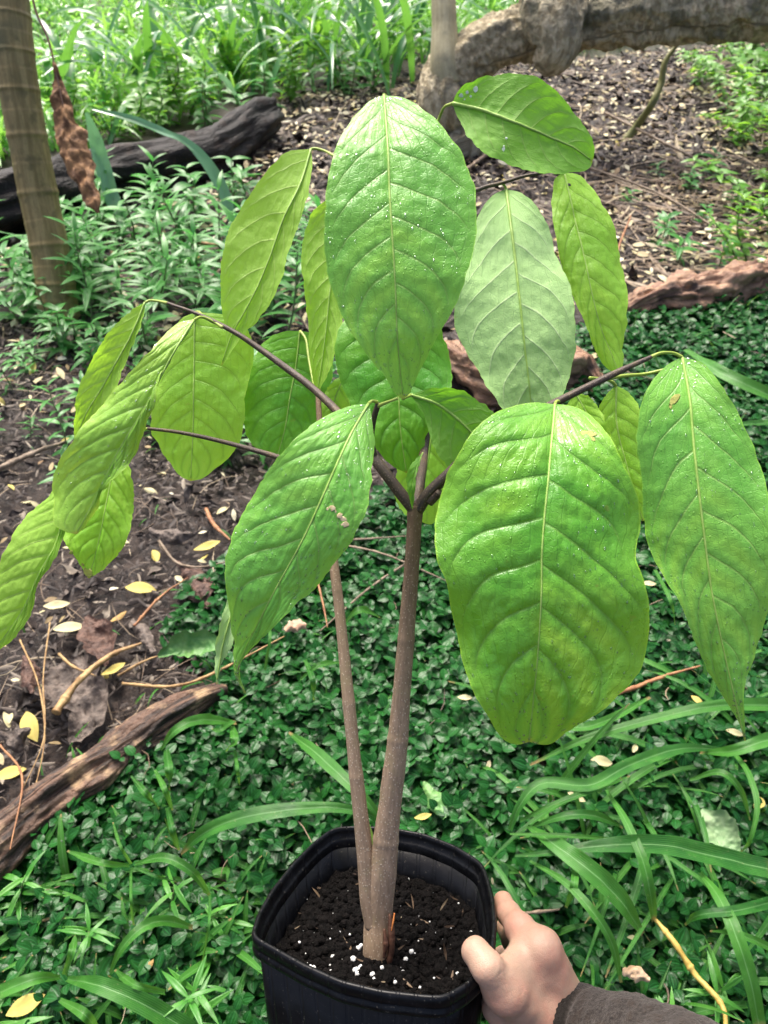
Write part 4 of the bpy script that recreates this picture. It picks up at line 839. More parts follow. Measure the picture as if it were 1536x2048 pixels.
    # faces look along the upper side
    f0 = F[len(F) // 2]; fn = np.cross(V[f0[1]] - V[f0[0]], V[f0[2]] - V[f0[0]])
    faces_cam = np.dot(fn, CO - V[f0[0]]) > 0
    if faces_cam == under: F = F[:, ::-1]
    base = V[NV // 2].copy()
    lf = mesh('leaf', V, F, mat, sapling, origin=base, attrs={'vs': np.broadcast_to(vs, (n, NV + 1)), 'vv': np.broadcast_to(v, (n, NV + 1)), 'uu': np.broadcast_to(u[:, None], (n, NV + 1))})
    if label: lf['label'] = label
    if drops:
        iu = (2 + rng.random(drops) * (n - 4)).astype(int); iv = (1 + rng.random(drops) * (NV - 2)).astype(int)
        kp = vnoise(P[iu, iv] * 35 + 3) > -.15; iu, iv = iu[kp], iv[kp]; c_ = P[iu, iv]; nn = Nn[iu, iv]; t1 = norm(du[iu, iv]); t2 = np.cross(nn, t1)
        s_ = .00025 + .0006 * rng.random(len(iu)) ** 2.5; Mx = np.stack([t1 * (s_ * (1 + 1.2 * rng.random(len(iu))))[:, None], t2 * s_[:, None], nn * (s_ * .45)[:, None]], -1)
        dv_, df_, da_ = scatter(ROCK[0], ROCK[1], Mx, c_ + nn * .0001)
        mesh('water_droplets', dv_, df_, M_drop, lf, attrs=da_)['kind'] = 'stuff'
    for mx_, my_, mr_, el_, mm_ in marks:
        q_ = np.unravel_index(np.argmin((XY[..., 0] - mx_) ** 2 + (XY[..., 1] - my_) ** 2), XY.shape[:2]); c_ = P[q_]; nn = Nn[q_]
        t1 = norm(du[q_]); t2 = np.cross(nn, t1); th_ = rng.random() * 6; a1 = t1 * math.cos(th_) + t2 * math.sin(th_); a2 = np.cross(nn, a1); k_ = mr_ * .6 / FPX
        bv = (ROCK[0][:, :1] * a1 * k_ * el_ + ROCK[0][:, 1:2] * a2 * k_ + ROCK[0][:, 2:] * nn * .00008) + c_ + nn * .00012
        mesh('blemish', bv, ROCK[1], mm_, lf)
    rp = P[:, NV // 2] + Nn[:, NV // 2] * (.0001 if not under else .0004)
    rv, rf, ra = tube(rp[::3], [ribw, ribw * .8, ribw * .55, ribw * .3], 50, 6)
    mesh('midrib', rv, rf, M_rib, lf)
    if petiole:
        pp = [at(x, y, z_) for x, y, z_ in petiole] + [base]
        pv, pf, pa = tube(pp, [.0016, .0013, .0013, .0015], 30, 8)
        mesh('petiole', pv, pf, M_pet, lf)
    return lf

base_px = (755, 1930)
# pot frame: up axis leans away from vertical because the pot is tipped back
phi = R(9.4); PN = CU * math.cos(phi) - CF * math.sin(phi)
PC = at(745, 1820, .72)
def on_plane(px, py, P0): 
    r = ray(px, py); return CO + r * (np.dot(P0 - CO, PN) / (r @ PN))[..., None]
SOILP = PC - PN * .046
root_at = on_plane(755, 1925, SOILP)
sapling = thing('potted_sapling', root_at, 'young sapling with large drooping glossy leaves growing in a black plastic nursery pot', 'potted plant')

# ---- pot
rim_px = [(500, 1868), (512, 1828), (540, 1778), (585, 1722), (630, 1678), (664, 1654), (690, 1650), (740, 1650), (790, 1654), (850, 1665), (910, 1688), (950, 1712), (969, 1727), (976, 1745), (989, 1790), (995, 1845), (990, 1895), (972, 1938), (935, 1972), (900, 1992), (884, 1997), (840, 1994), (760, 1985), (680, 1966), (600, 1930), (530, 1890), (505, 1876)]
rim_px = rim_px + [rim_px[0]]
rp2 = []
rq = np.array(rim_px, float)
tt = np.r_[0, np.cumsum(np.linalg.norm(np.diff(rq, axis=0), axis=1))]; NS = 180
ss = np.linspace(0, tt[-1], NS, endpoint=False)
rx = np.interp(ss, tt, rq[:, 0]); ry = np.interp(ss, tt, rq[:, 1])
kk = np.array([1, 2, 3, 2, 1]) / 9
rx = np.convolve(np.r_[rx[-2:], rx, rx[:2]], kk, 'valid'); ry = np.convolve(np.r_[ry[-2:], ry, ry[:2]], kk, 'valid')
RIM = on_plane(rx, ry, PC); RC = RIM.mean(0)
inw = norm(RC - RIM); rimlen = np.linalg.norm(RC - RIM, axis=1)
M_pot = newmat('black_plastic')
def pot_mat():
    m, t, N, L = M_pot
    al = attr(t, 'around'); 
    w = mth(t, 'SINE', mth(t, 'MULTIPLY', al, 36.)); n = noise(t, 60, None, 4)
    d = noise(t, 420, None, 2)
    c = mixc(t, sstep(t, n, .45, .7), (.002, .0022, .003), (.005, .0055, .007))  # black plastic, its colour lowered further in place of the body's shade
    c = mixc(t, mth(t, 'MULTIPLY', sstep(t, d, .66, .74), .5), c, (.12, .11, .09))
    pr = N('BsdfPrincipled'); L(c, pr.inputs['Base Color']); L(mth(t, 'ADD', mth(t, 'MULTIPLY', n, .25), .22), pr.inputs['Roughness'])
    pr.inputs['Specular IOR Level'].default_value = .22
    L(bump(t, mth(t, 'ADD', mth(t, 'MULTIPLY', sstep(t, w, .7, .95), 1.), mth(t, 'MULTIPLY', n, .5)), .35, .0015), pr.inputs['Normal']); out(t, pr.outputs[0])
    return m
M_pot = pot_mat()
def rings(prof, cap=None):
    a = np.arange(NS) / NS * 2 * np.pi
    V = np.vstack([RIM + inw * o_ + PN * h_ for o_, h_ in prof]); F = [grid_faces(len(prof), NS, True)]
    if cap is not None:
        V = np.vstack([V, (RIM + inw * prof[cap][0] + PN * prof[cap][1]).mean(0)]); s0 = (len(prof) - 1) * NS if cap == -1 else 0
        j = np.arange(NS); F.append(np.stack([s0 + j, s0 + (j + 1) % NS, np.full(NS, len(V) - 1)], 1))
    return V, F, {'around': np.r_[np.tile(a, len(prof)), [0] if cap is not None else []]}
v_, f_, a_ = rings([(.030, -.225), (.012, -.09), (.0068, -.0200), (.0088, -.0198), (.0125, -.06), (.0150, -.085), (.03, -.215)], 0)
pot = mesh('pot', v_, f_, M_pot, sapling, origin=RC - PN * .22, attrs=a_)
v_, f_, a_ = rings([(.0085, -.021), (.003, -.0205), (.0008, -.0185), (.0004, -.014), (.0016, -.0125), (.0020, -.0110), (.0008, -.009), (0, -.003), (.0008, -.0008), (.0026, .0003), (.0044, -.0006), (.0052, -.004), (.0058, -.010), (.0075, -.0115), (.0086, -.013), (.0090, -.0205)])
mesh('rim', v_, f_, M_pot, pot, attrs=a_)
# ---- soil
nr = 50; rr_ = np.linspace(0, 1, nr)
SV = []
for r_ in rr_: SV.append((RC - PN * .046) * (1 - r_) + (RIM + inw * .0125 - PN * .046) * r_)
SV = np.array(SV).reshape(-1, 3)
bumpy = .0045 * fbm(SV * 110, 4) + .004 * fbm(SV * 30, 2)
mound = .008 * np.exp(-(np.linalg.norm(SV - root_at, axis=1) / .04) ** 2)
SV = SV + PN * (bumpy + mound)[:, None]
M_soil = plain_mat('potting_soil', (.0015, .0012, .001), (.007, .0055, .005), 200, .85, 1., .006, .12)
soil = mesh('soil', SV, grid_faces(nr, NS, True), M_soil, sapling, origin=root_at)
def rock(n=7, m=8):
    th = np.linspace(0, np.pi, n); ph_ = np.linspace(0, 2 * np.pi, m, endpoint=False)
    v = np.stack([np.sin(th)[:, None] * np.cos(ph_), np.sin(th)[:, None] * np.sin(ph_), np.cos(th)[:, None] * np.ones(m)], -1).reshape(-1, 3)
    return v * (1 + .25 * vnoise(v * 2.3 + 3))[:, None], grid_faces(n, m, True)
RV, RF = rock()
def on_soil(px, py):
    P = on_plane(np.array(px, float), np.array(py, float), SOILP)
    return P + PN * (.0045 * fbm(P * 110, 4) + .004 * fbm(P * 30, 2) + .008 * np.exp(-(np.linalg.norm(P - root_at, axis=-1) / .04) ** 2))[..., None]
# dark crumbs of soil
k = 3800; ang = rng.random(k) * NS; rad = np.sqrt(rng.random(k)) * .97
ii = ang.astype(int); CR = (RC - PN * .046) * (1 - rad[:, None]) + (RIM[ii] + inw[ii] * .0135 - PN * .046) * rad[:, None]
CR = CR + PN * (.0045 * fbm(CR * 110, 4) + .004 * fbm(CR * 30, 2) + .008 * np.exp(-(np.linalg.norm(CR - root_at, axis=-1) / .04) ** 2))[:, None]
v_, f_, a_ = scatter(RV, RF, rotm(rng.random(k) * 6, rng.random(k) * 6, rng.random(k) * 6, .0006 + .0042 * rng.random(k) ** 3), CR)
mesh('soil_crumb', v_, f_, M_soil, soil, attrs=a_)['kind'] = 'stuff'
TVs, TFs, _ = leaf_tpl(5, 3, .16, .3, -.3, .5); kf = 90; fi = (rng.random(kf) * len(CR)).astype(int)
v_, f_, a_ = scatter(TVs, TFs, rotm(rng.random(kf) * 6, rng.normal(0, .5, kf), rng.normal(0, .5, kf), .004 + .014 * rng.random(kf) ** 2), CR[fi] + PN * .002)
mesh('soil_fibre', v_, f_, litter_mat('soil_fibre', [(0, (.05, .03, .02)), (.7, (.14, .09, .05)), (1, (.4, .32, .2))]), soil, attrs=a_)['kind'] = 'stuff'
# white perlite grains, most of them by the front rim and the trunk
pl = [(634, 1740, 4), (548, 1790, 5), (590, 1811, 6), (674, 1802, 5), (542, 1870, 6), (520, 1880, 7), (611, 1838, 5), (685, 1854, 6), (679, 1868, 5), (599, 1889, 5), (640, 1905, 6), (666, 1911, 9), (620, 1932, 9), (628, 1930, 7), (686, 1925, 5), (707, 1934, 10), (660, 1928, 4), (717, 1910, 9), (722, 1907, 7), (730, 1930, 5), (712, 1955, 11), (722, 1950, 10), (715, 1963, 9), (745, 1965, 9), (748, 1972, 7), (764, 1953, 7), (784, 1965, 8), (790, 1970, 7), (806, 1952, 7), (823, 1920, 8), (811, 1928, 8), (818, 1963, 6), (840, 1970, 5), (816, 1758, 5), (842, 1817, 3), (915, 1949, 7), (942, 1869, 5), (813, 1892, 3), (610, 1790, 3), (653, 1840, 3), (700, 1880, 4), (868, 1968, 4), (760, 1855, 3), (562, 1905, 5), (590, 1925, 5), (540, 1893, 5)]
pl = np.array(pl, float); extra = 110
ex = np.c_[560 + 360 * rng.random(extra), 1780 + 170 * rng.random(extra), 1.0 + 2.2 * rng.random(extra) ** 2]
pl = np.vstack([pl, ex]); pp_ = on_soil(pl[:, 0], pl[:, 1])
zz_ = (pp_ - CO) @ CF
v_, f_, a_ = scatter(RV, RF, rotm(rng.random(len(pl)) * 6, rng.random(len(pl)) * 6, rng.random(len(pl)) * 6, pl[:, 2] * .60 * zz_ / FPX), pp_ + PN * .0012)
mesh('perlite', v_, f_, plain_mat('perlite_white', (.62, .62, .58), (.8, .8, .78), 300, .8), soil, attrs=a_)['kind'] = 'stuff'

# ---- stems and twigs
def wood(name, pts, rad, mat, n=80, seg=16, nodes=(), ns=.05, parent=None, label=None):
    P = [at(x, y, z) for x, y, z in pts]
    def ring(L):
        r = np.ones_like(L)
        for q in nodes: r += .055 * np.exp(-((L / L[-1] - q) / .007) ** 2)
        return r
    v, f, a = tube(P, rad, n, seg, noise=ns, nf=120, ring=ring)
    o = mesh(name, v, f, mat, parent or sapling, origin=P[0], attrs=a)
    if label: o['label'] = label
    return o
zb = float((root_at - CO) @ CF)
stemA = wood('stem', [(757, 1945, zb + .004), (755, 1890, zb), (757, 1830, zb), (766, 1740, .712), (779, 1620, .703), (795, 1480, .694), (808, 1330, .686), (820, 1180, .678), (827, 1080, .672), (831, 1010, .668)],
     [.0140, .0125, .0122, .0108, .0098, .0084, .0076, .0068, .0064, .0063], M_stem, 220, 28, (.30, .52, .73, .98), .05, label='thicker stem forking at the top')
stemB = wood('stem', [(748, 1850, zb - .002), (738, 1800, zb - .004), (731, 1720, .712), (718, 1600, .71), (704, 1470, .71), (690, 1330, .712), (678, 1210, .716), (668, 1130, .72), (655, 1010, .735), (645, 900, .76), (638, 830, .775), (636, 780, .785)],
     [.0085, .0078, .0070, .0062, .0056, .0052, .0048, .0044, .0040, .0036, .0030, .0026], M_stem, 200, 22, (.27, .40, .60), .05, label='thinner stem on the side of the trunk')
tw = []
tw.append(wood('twig', [(829, 1020, .668), (800, 985, .668), (755, 925, .675), (712, 868, .70), (672, 820, .725), (620, 772, .75), (575, 738, .765), (520, 698, .775), (470, 665, .78), (400, 630, .79), (335, 606, .80)], [.0052, .0050, .0046, .0042, .0038, .0036, .0034, .0030, .0024, .0019, .0015], M_twig, 160, 12, (.32, .5, .62, .8), .06))
tw.append(wood('twig', [(835, 1020, .668), (855, 990, .664), (890, 955, .66), (950, 900, .66), (1030, 850, .655), (1110, 806, .65), (1170, 776, .65), (1240, 742, .655), (1302, 714, .66)], [.0054, .0050, .0046, .0042, .0038, .0034, .0030, .0026, .0018], M_twig, 140, 12, (.25, .6, .8), .06))
tw.append(wood('twig', [(832, 1015, .668), (840, 960, .690), (848, 900, .745), (858, 820, .76), (868, 700, .80), (880, 560, .81), (893, 420, .80), (895, 330, .79), (885, 275, .775), (872, 250, .775)], [.0050, .0046, .0042, .0040, .0038, .0034, .003, .0026, .0022, .0016], M_twig, 140, 12, (.3, .6), .06, label='upright leading shoot'))
tw.append(wood('twig', [(898, 445, .763), (930, 395, .772), (965, 376, .78), (1003, 366, .785), (1050, 352, .79), (1110, 342, .80)], [.0024, .0022, .0019, .0017, .0015, .0012], M_twig, 60, 10, (), .06))
tw.append(wood('twig', [(748, 915, .676), (742, 880, .67), (747, 840, .662), (757, 806, .655)], [.0032, .0028, .0026, .0024], M_twig, 40, 10, (), .06))
tw.append(wood('twig', [(650, 965, .742), (600, 932, .76), (545, 911, .77), (440, 882, .79), (360, 865, .80), (296, 857, .81)], [.0030, .0028, .0026, .0023, .0020, .0016], M_twig, 80, 10, (.45,), .06))
tw.append(wood('twig', [(858, 1004, .664), (872, 992, .660), (880, 985, .656)], [.0042, .0036, .0032], M_twig, 14, 10, (), .06, label='short cut stub below the fork'))
mesh('twig', *(lambda v, f, a: (v, f))(*tube([at(757, 812, .655), at(770, 806, .65), at(795, 797, .64)], [.0018, .0013, .0012], 20, 8)), M_pet, sapling)

# torn bark at the foot, an orange strand, and a thin green sprout between the stems
M_wound = plain_mat('torn_bark', (.05, .022, .014), (.13, .06, .035), 120, .6, .8)
wood('bark_flap', [(779, 1828, zb - .012), (783, 1862, zb - .013), (783, 1895, zb - .012), (777, 1928, zb - .010)], [.001, .0032, .0036, .0030], M_wound, 40, 12, (), .3)
wood('bark_flap', [(768, 1858, zb - .014), (772, 1885, zb - .0145), (768, 1915, zb - .013)], [.0008, .0026, .0012], M_wound, 30, 10, (), .3)
wood('strand', [(789, 1826, zb - .014), (786, 1845, zb - .016), (783, 1862, zb - .016)], [.0007, .0009, .0005], plain_mat('orange_strand', (.5, .12, .03), (.55, .2, .05)), 20, 6)
sp1 = spline([at(752, 1775, .73), at(747, 1720, .728), at(740, 1670, .726), at(733, 1632, .724)], 30); sw = .0042 * np.sin(np.linspace(.25, 3.1, 30))[:, None]
v_ = np.concatenate([sp1 - CX * sw, sp1 + CF * sw * .4, sp1 + CX * sw], 1).reshape(-1, 3)
mesh('sprout', v_, grid_faces(30, 3), small_leaf_mat('sprout_green', (.30, .55, .10), (.36, .6, .12), trans=.4, attr_mix=False), sapling)
# ---- leaves, traced from base to tip, each at its own distance
LEAF([(768, 190), (776, 300), (780, 400), (790, 560), (795, 680), (806, 797)], [.625, .60, .59, .59, .60, .625],
     [(768, 190), (735, 205), (700, 245), (672, 300), (655, 360), (648, 440), (652, 520), (668, 590), (695, 650), (735, 712), (765, 745), (788, 785), (804, 797)],
     [(768, 190), (820, 200), (870, 238), (912, 290), (940, 345), (953, 410), (951, 480), (936, 545), (905, 620), (868, 690), (838, 745), (820, 785), (808, 797)],
     M_cool, nv=9, fold=.10, quilt=.0007, wave=.004, wf=1.6, seed=1, drops=420, petiole=[(815, 262, .74), (790, 215, .69), (774, 195, .65)], label='largest upper leaf, cool green and wet', NU=150, NV=84)
LEAF([(905, 207), (960, 220), (1030, 246), (1100, 275), (1150, 298), (1184, 322)], [.74, .735, .73, .735, .745, .755],
     [(905, 207), (915, 184), (945, 162), (1000, 148), (1060, 150), (1110, 180), (1145, 220), (1172, 255), (1188, 290), (1187, 318)],
     [(905, 207), (915, 235), (935, 270), (965, 302), (1010, 325), (1060, 340), (1110, 347), (1155, 344), (1178, 336), (1186, 323)],
     M_mid, under=True, nv=8, fold=-.10, quilt=.0009, wave=.004, seed=2, ribw=.0019, marks=[(922, 190, 5, 1.4, M_fleck), (935, 184, 4, 1, M_fleck), (950, 178, 6, 1.2, M_fleck), (940, 192, 3, 1, M_fleck), (1008, 296, 5, 1.6, M_fleck), (1013, 276, 3, 1, M_fleck), (928, 199, 2, 1, M_fleck)], petiole=[(872, 252, .775), (880, 232, .77), (889, 214, .755)], label='uppermost leaf showing its underside, flecked white')
LEAF([(1012, 378), (1024, 470), (1038, 590), (1050, 700), (1060, 790), (1066, 872)], [.79, .765, .75, .745, .75, .76],
     [(1012, 378), (985, 392), (960, 425), (944, 480), (930, 540), (913, 590), (908, 640), (925, 690), (958, 745), (985, 790), (1020, 835), (1064, 872)],
     [(1012, 378), (1045, 388), (1075, 415), (1097, 455), (1112, 510), (1138, 565), (1150, 630), (1150, 700), (1138, 760), (1118, 812), (1090, 850), (1068, 872)],
     M_pale, under=True, nv=8, fold=-.12, quilt=.0009, wave=.004, seed=3, ribw=.0017, petiole=[(1003, 366, .785), (1008, 370, .788)], label='pale grey-green leaf seen from its underside')
LEAF([(1128, 345), (1146, 420), (1168, 510), (1186, 595), (1204, 660), (1222, 705), (1240, 752)], [.80, .795, .79, .785, .785, .79, .79],
     [(1126, 345), (1108, 362), (1104, 410), (1112, 470), (1125, 535), (1148, 600), (1172, 650), (1185, 690), (1205, 728), (1238, 752)],
     [(1130, 345), (1160, 352), (1195, 392), (1226, 445), (1240, 510), (1254, 580), (1254, 640), (1246, 690), (1247, 718), (1242, 752)],
     M_lime, nv=9, fold=.2, quilt=.0007, wave=.004, seed=4, marks=[(1138, 370, 4, 1.3, M_spot)], petiole=[(1108, 342, .80), (1120, 342, .80)], label='narrow bright green leaf with folded tip')
LEAF([(622, 298), (600, 370), (566, 440), (542, 510), (515, 575), (486, 630), (463, 672), (443, 730)], [.82, .81, .80, .80, .80, .80, .805, .81],
     [(620, 298), (575, 305), (535, 340), (500, 390), (470, 435), (450, 485), (441, 550), (443, 610), (450, 655), (452, 690), (442, 730)],
     [(622, 298), (624, 335), (613, 400), (597, 450), (577, 510), (562, 560), (538, 610), (512, 645), (488, 668), (466, 700), (445, 730)],
     M_lime, under=True, nv=8, fold=-.1, quilt=.0008, wave=.003, seed=5, ribw=.0013, petiole=[(668, 312, .80), (650, 302, .815), (632, 297, .82)], label='yellow-green leaf hanging high on the left')
LEAF([(676, 392), (672, 480), (660, 580), (650, 680), (634, 788)], [.80, .79, .785, .785, .785],
     [(674, 392), (645, 405), (618, 440), (603, 495), (604, 545), (612, 600), (616, 660), (619, 720), (626, 765), (634, 788)],
     [(678, 392), (700, 430), (705, 520), (696, 590), (684, 640), (672, 690), (660, 735), (645, 768), (635, 788)],
     M_lime, under=True, nv=10, fold=-.4, quilt=.001, wave=.004, seed=6, petiole=[(720, 400, .78), (695, 388, .795)])
LEAF([(290, 605), (268, 660), (238, 715), (205, 775), (175, 825), (150, 885)], [.81, .81, .81, .815, .82, .83],
     [(290, 605), (262, 622), (226, 655), (192, 705), (168, 750), (153, 800), (148, 850), (149, 885)],
     [(291, 605), (284, 645), (264, 695), (246, 735), (236, 765), (215, 810), (185, 850), (151, 885)],
     M_lime, under=True, nv=8, fold=-.25, quilt=.0008, wave=.003, seed=7, petiole=[(335, 606, .80), (315, 602, .808), (300, 601, .812)], label='outermost left leaf at the end of its twig')
LEAF([(388, 640), (350, 700), (322, 752), (298, 800), (262, 860), (235, 905), (205, 965), (178, 1020), (152, 1068)], [.77, .75, .745, .74, .74, .745, .75, .755, .76],
     [(386, 638), (350, 650), (310, 690), (268, 735), (232, 775), (188, 828), (150, 875), (118, 925), (104, 965), (108, 1005), (108, 1045), (128, 1062), (150, 1068)],
     [(390, 642), (372, 672), (340, 705), (328, 735), (320, 760), (308, 812), (287, 868), (264, 920), (240, 950), (210, 975), (192, 1020), (172, 1052), (154, 1068)],
     M_limeg, nv=10, fold=.25, quilt=.0018, wave=.009, wf=2.6, seed=8, drops=200, petiole=[(445, 655, .78), (425, 642, .785), (402, 634, .78)], label='long wavy glossy leaf hanging on the left', NU=150)
LEAF([(390, 625), (388, 700), (387, 780), (386, 860), (381, 962)], [.84, .84, .84, .845, .85],
     [(388, 625), (360, 640), (335, 675), (318, 725), (306, 780), (301, 835), (308, 875), (335, 918), (358, 950), (380, 962)],
     [(392, 625), (440, 628), (485, 650), (508, 692), (503, 740), (489, 790), (488, 850), (470, 900), (440, 930), (410, 955), (382, 962)],
     M_lime, under=False, nv=9, fold=.1, quilt=.0007, wave=.003, seed=9, petiole=[(405, 632, .80), (398, 624, .82)], label='broad lime leaf behind the left twig')
LEAF([(600, 662), (592, 730), (580, 795), (570, 855), (553, 920)], [.86, .86, .86, .86, .865],
     [(598, 662), (562, 664), (525, 688), (503, 730), (489, 780), (487, 835), (496, 878), (525, 905), (552, 920)],
     [(602, 662), (636, 670), (658, 700), (664, 745), (655, 795), (638, 845), (612, 885), (585, 908), (554, 920)],
     M_mid, nv=9, fold=.1, quilt=.0007, wave=.003, seed=10, petiole=[(632, 790, .785), (618, 720, .82), (612, 680, .85)])
LEAF([(785, 610), (793, 700), (797, 780), (800, 850), (806, 900), (813, 946)], [.75, .745, .74, .735, .735, .74],
     [(783, 610), (730, 612), (690, 640), (668, 690), (672, 735), (692, 795), (722, 840), (743, 872), (752, 900), (782, 930), (812, 946)],
     [(787, 610), (840, 620), (880, 655), (898, 710), (904, 770), (884, 828), (858, 864), (845, 905), (830, 930), (814, 946)],
     M_mid, nv=8, fold=.1, quilt=.0015, wave=.004, seed=11, petiole=[(875, 620, .735), (830, 585, .745), (795, 590, .75)], label='dark green leaf shaded behind the largest one')
LEAF([(822, 790), (880, 812), (935, 858), (975, 905), (1003, 952)], [.68, .68, .685, .69, .70],
     [(822, 789), (865, 776), (912, 778), (952, 797), (988, 828), (1010, 875), (1012, 920), (1004, 952)],
     [(822, 791), (838, 815), (853, 845), (866, 890), (885, 922), (910, 948), (950, 965), (985, 962), (1002, 953)],
     M_mid, under=True, nv=7, fold=-.15, quilt=.0008, wave=.003, seed=12, ribw=.0016, petiole=[(806, 797, .655)], label='leaf in the middle crossing behind the broad one')
LEAF([(868, 800), (862, 880), (850, 960), (842, 1044)], [.82, .82, .82, .82],
     [(866, 800), (825, 850), (800, 920), (788, 975), (796, 1010), (815, 1032), (841, 1044)],
     [(870, 800), (905, 850), (918, 910), (908, 965), (885, 1018), (864, 1048), (843, 1044)],
     M_lime, nv=7, fold=.1, quilt=.001, seed=13, NU=70, NV=40)
LEAF([(846, 905), (830, 945), (824, 980), (825, 1018)], [.675, .66, .655, .66],
     [(845, 905), (822, 930), (813, 955), (817, 990), (824, 1018)],
     [(847, 905), (838, 930), (832, 960), (829, 990), (826, 1018)],
     M_mid, nv=6, fold=-.3, quilt=.0004, wave=.001, seed=14, ribw=.0006, NU=50, NV=24, label='small young leaf in the fork')
LEAF([(1110, 808), (1102, 900), (1093, 1000), (1085, 1090), (1083, 1180), (1078, 1280), (1070, 1370), (1058, 1484)], [.635, .60, .585, .58, .58, .585, .595, .61],
     [(1108, 808), (1060, 806), (1000, 822), (955, 852), (920, 900), (892, 955), (876, 1010), (869, 1065), (876, 1125), (893, 1165), (903, 1215), (914, 1265), (926, 1320), (945, 1378), (975, 1430), (1000, 1472), (1030, 1489), (1057, 1484)],
     [(1112, 808), (1155, 815), (1195, 845), (1225, 885), (1250, 932), (1272, 985), (1282, 1045), (1275, 1080), (1274, 1122), (1290, 1162), (1300, 1220), (1295, 1290), (1273, 1348), (1238, 1392), (1190, 1432), (1140, 1462), (1110, 1484), (1088, 1490), (1060, 1484)],
     M_gloss, nv=8, fold=.22, quilt=.0021, wave=.007, wf=3.2, va=.15, seed=15, side=.12, drops=520, marks=[(1176, 872, 9, 1.8, M_brown), (1184, 880, 5, 1.2, M_brown), (1168, 868, 4, 1, M_brown)], ribw=.0011, petiole=[(1118, 803, .648), (1113, 803, .644)], label='broadest leaf in front, deeply quilted dark and yellow green', NU=190, NV=120)
LEAF([(1364, 714), (1380, 800), (1389, 900), (1400, 1000), (1411, 1090), (1425, 1190), (1445, 1290), (1468, 1390), (1490, 1482)], [.67, .65, .64, .635, .635, .635, .64, .645, .655],
     [(1362, 714), (1328, 735), (1298, 772), (1280, 820), (1274, 880), (1282, 960), (1288, 1040), (1300, 1100), (1332, 1162), (1366, 1215), (1390, 1285), (1420, 1350), (1458, 1412), (1480, 1450), (1489, 1482)],
     [(1366, 714), (1410, 730), (1448, 780), (1482, 840), (1512, 905), (1535, 985), (1550, 1065), (1550, 1150), (1532, 1235), (1510, 1310), (1490, 1370), (1489, 1430), (1491, 1482)],
     M_cool, nv=9, fold=-.15, zl=(0, .012, .018, .012, 0), zr=(0, -.004, -.006, 0, 0), quilt=.0007, wave=.005, wf=2.2, seed=16, ribw=.0013, drops=420, marks=[(1348, 800, 8, 2.2, M_brown), (1340, 812, 4, 1.5, M_brown)], petiole=[(1302, 714, .66), (1322, 706, .662), (1346, 706, .668)], label='long glossy leaf hanging on the far right', NU=150, NV=84)
LEAF([(1232, 772), (1234, 850), (1252, 925), (1270, 990), (1286, 1042)], [.76, .76, .76, .76, .765],
     [(1230, 772), (1206, 800), (1191, 850), (1208, 900), (1236, 945), (1258, 1000), (1284, 1042)],
     [(1234, 772), (1264, 790), (1286, 840), (1300, 920), (1304, 990), (1288, 1042)],
     M_lime, nv=8, fold=.15, quilt=.001, seed=17, NU=70, NV=40, petiole=[(1180, 756, .70), (1205, 758, .73), (1225, 764, .755)])
LEAF([(1150, 785), (1175, 830), (1195, 870), (1215, 915)], [.74, .74, .74, .745],
     [(1148, 785), (1135, 815), (1145, 860), (1180, 900), (1214, 915)],
     [(1152, 785), (1180, 795), (1208, 835), (1222, 880), (1216, 915)],
     M_lime, nv=6, fold=.1, quilt=.001, seed=18, NU=50, NV=30)
mesh('petiole', *(lambda v, f, a: (v, f))(*tube([at(1195, 762, .66), at(1245, 752, .67), at(1290, 748, .68), at(1335, 738, .675)], [.0018, .0016, .0015, .0014], 24, 8)), M_pet, sapling)
LEAF([(737, 808), (702, 868), (672, 932), (640, 1005), (610, 1070), (578, 1130), (545, 1190), (512, 1255), (485, 1312), (474, 1350), (490, 1387)], [.645, .62, .605, .60, .60, .60, .605, .61, .62, .63, .64],
     [(735, 808), (700, 812), (652, 832), (605, 866), (566, 902), (530, 955), (498, 1008), (470, 1060), (454, 1110), (449, 1150), (455, 1192), (461, 1235), (468, 1290), (468, 1345), (488, 1387)],
     [(739, 808), (745, 850), (747, 905), (741, 965), (736, 1018), (714, 1060), (690, 1100), (664, 1132), (625, 1180), (580, 1220), (540, 1262), (508, 1295), (484, 1320), (480, 1352), (492, 1387)],
     M_cool, nv=9, fold=.12, quilt=.0013, wave=.006, wf=2.4, seed=19, drops=420, marks=[(663, 1018, 6, 1.3, M_scar), (672, 1022, 4, 1.5, M_scar), (680, 1030, 5, 1.2, M_scar), (686, 1038, 5, 1.6, M_scar), (692, 1048, 6, 1.3, M_scar), (655, 1019, 3, 1, M_scar)], petiole=[(754, 804, .655), (746, 802, .65), (741, 804, .648)], label='glossy leaf in front of the stems with curled drip tip', NU=160, NV=84)
LEAF([(500, 1120), (468, 1215), (446, 1290), (433, 1368)], [.67, .67, .672, .675],
     [(498, 1120), (456, 1200), (438, 1260), (429, 1320), (432, 1368)],
     [(502, 1120), (478, 1230), (462, 1295), (442, 1335), (434, 1368)],
     M_pale, under=True, nv=6, fold=-.2, quilt=.0004, wave=.002, seed=20, NU=60, NV=24)
LEAF([(150, 955), (128, 1030), (108, 1095), (75, 1152), (50, 1210), (20, 1258), (-22, 1315)], [.79, .775, .77, .77, .775, .78, .79],
     [(148, 955), (105, 985), (55, 1030), (20, 1080), (-5, 1130), (-28, 1190), (-40, 1250), (-24, 1315)],
     [(152, 955), (140, 1010), (128, 1075), (103, 1130), (75, 1170), (64, 1225), (32, 1272), (-20, 1315)],
     M_lime, nv=10, fold=.25, quilt=.0018, wave=.004, seed=21, label='lowest left leaf reaching the picture edge')
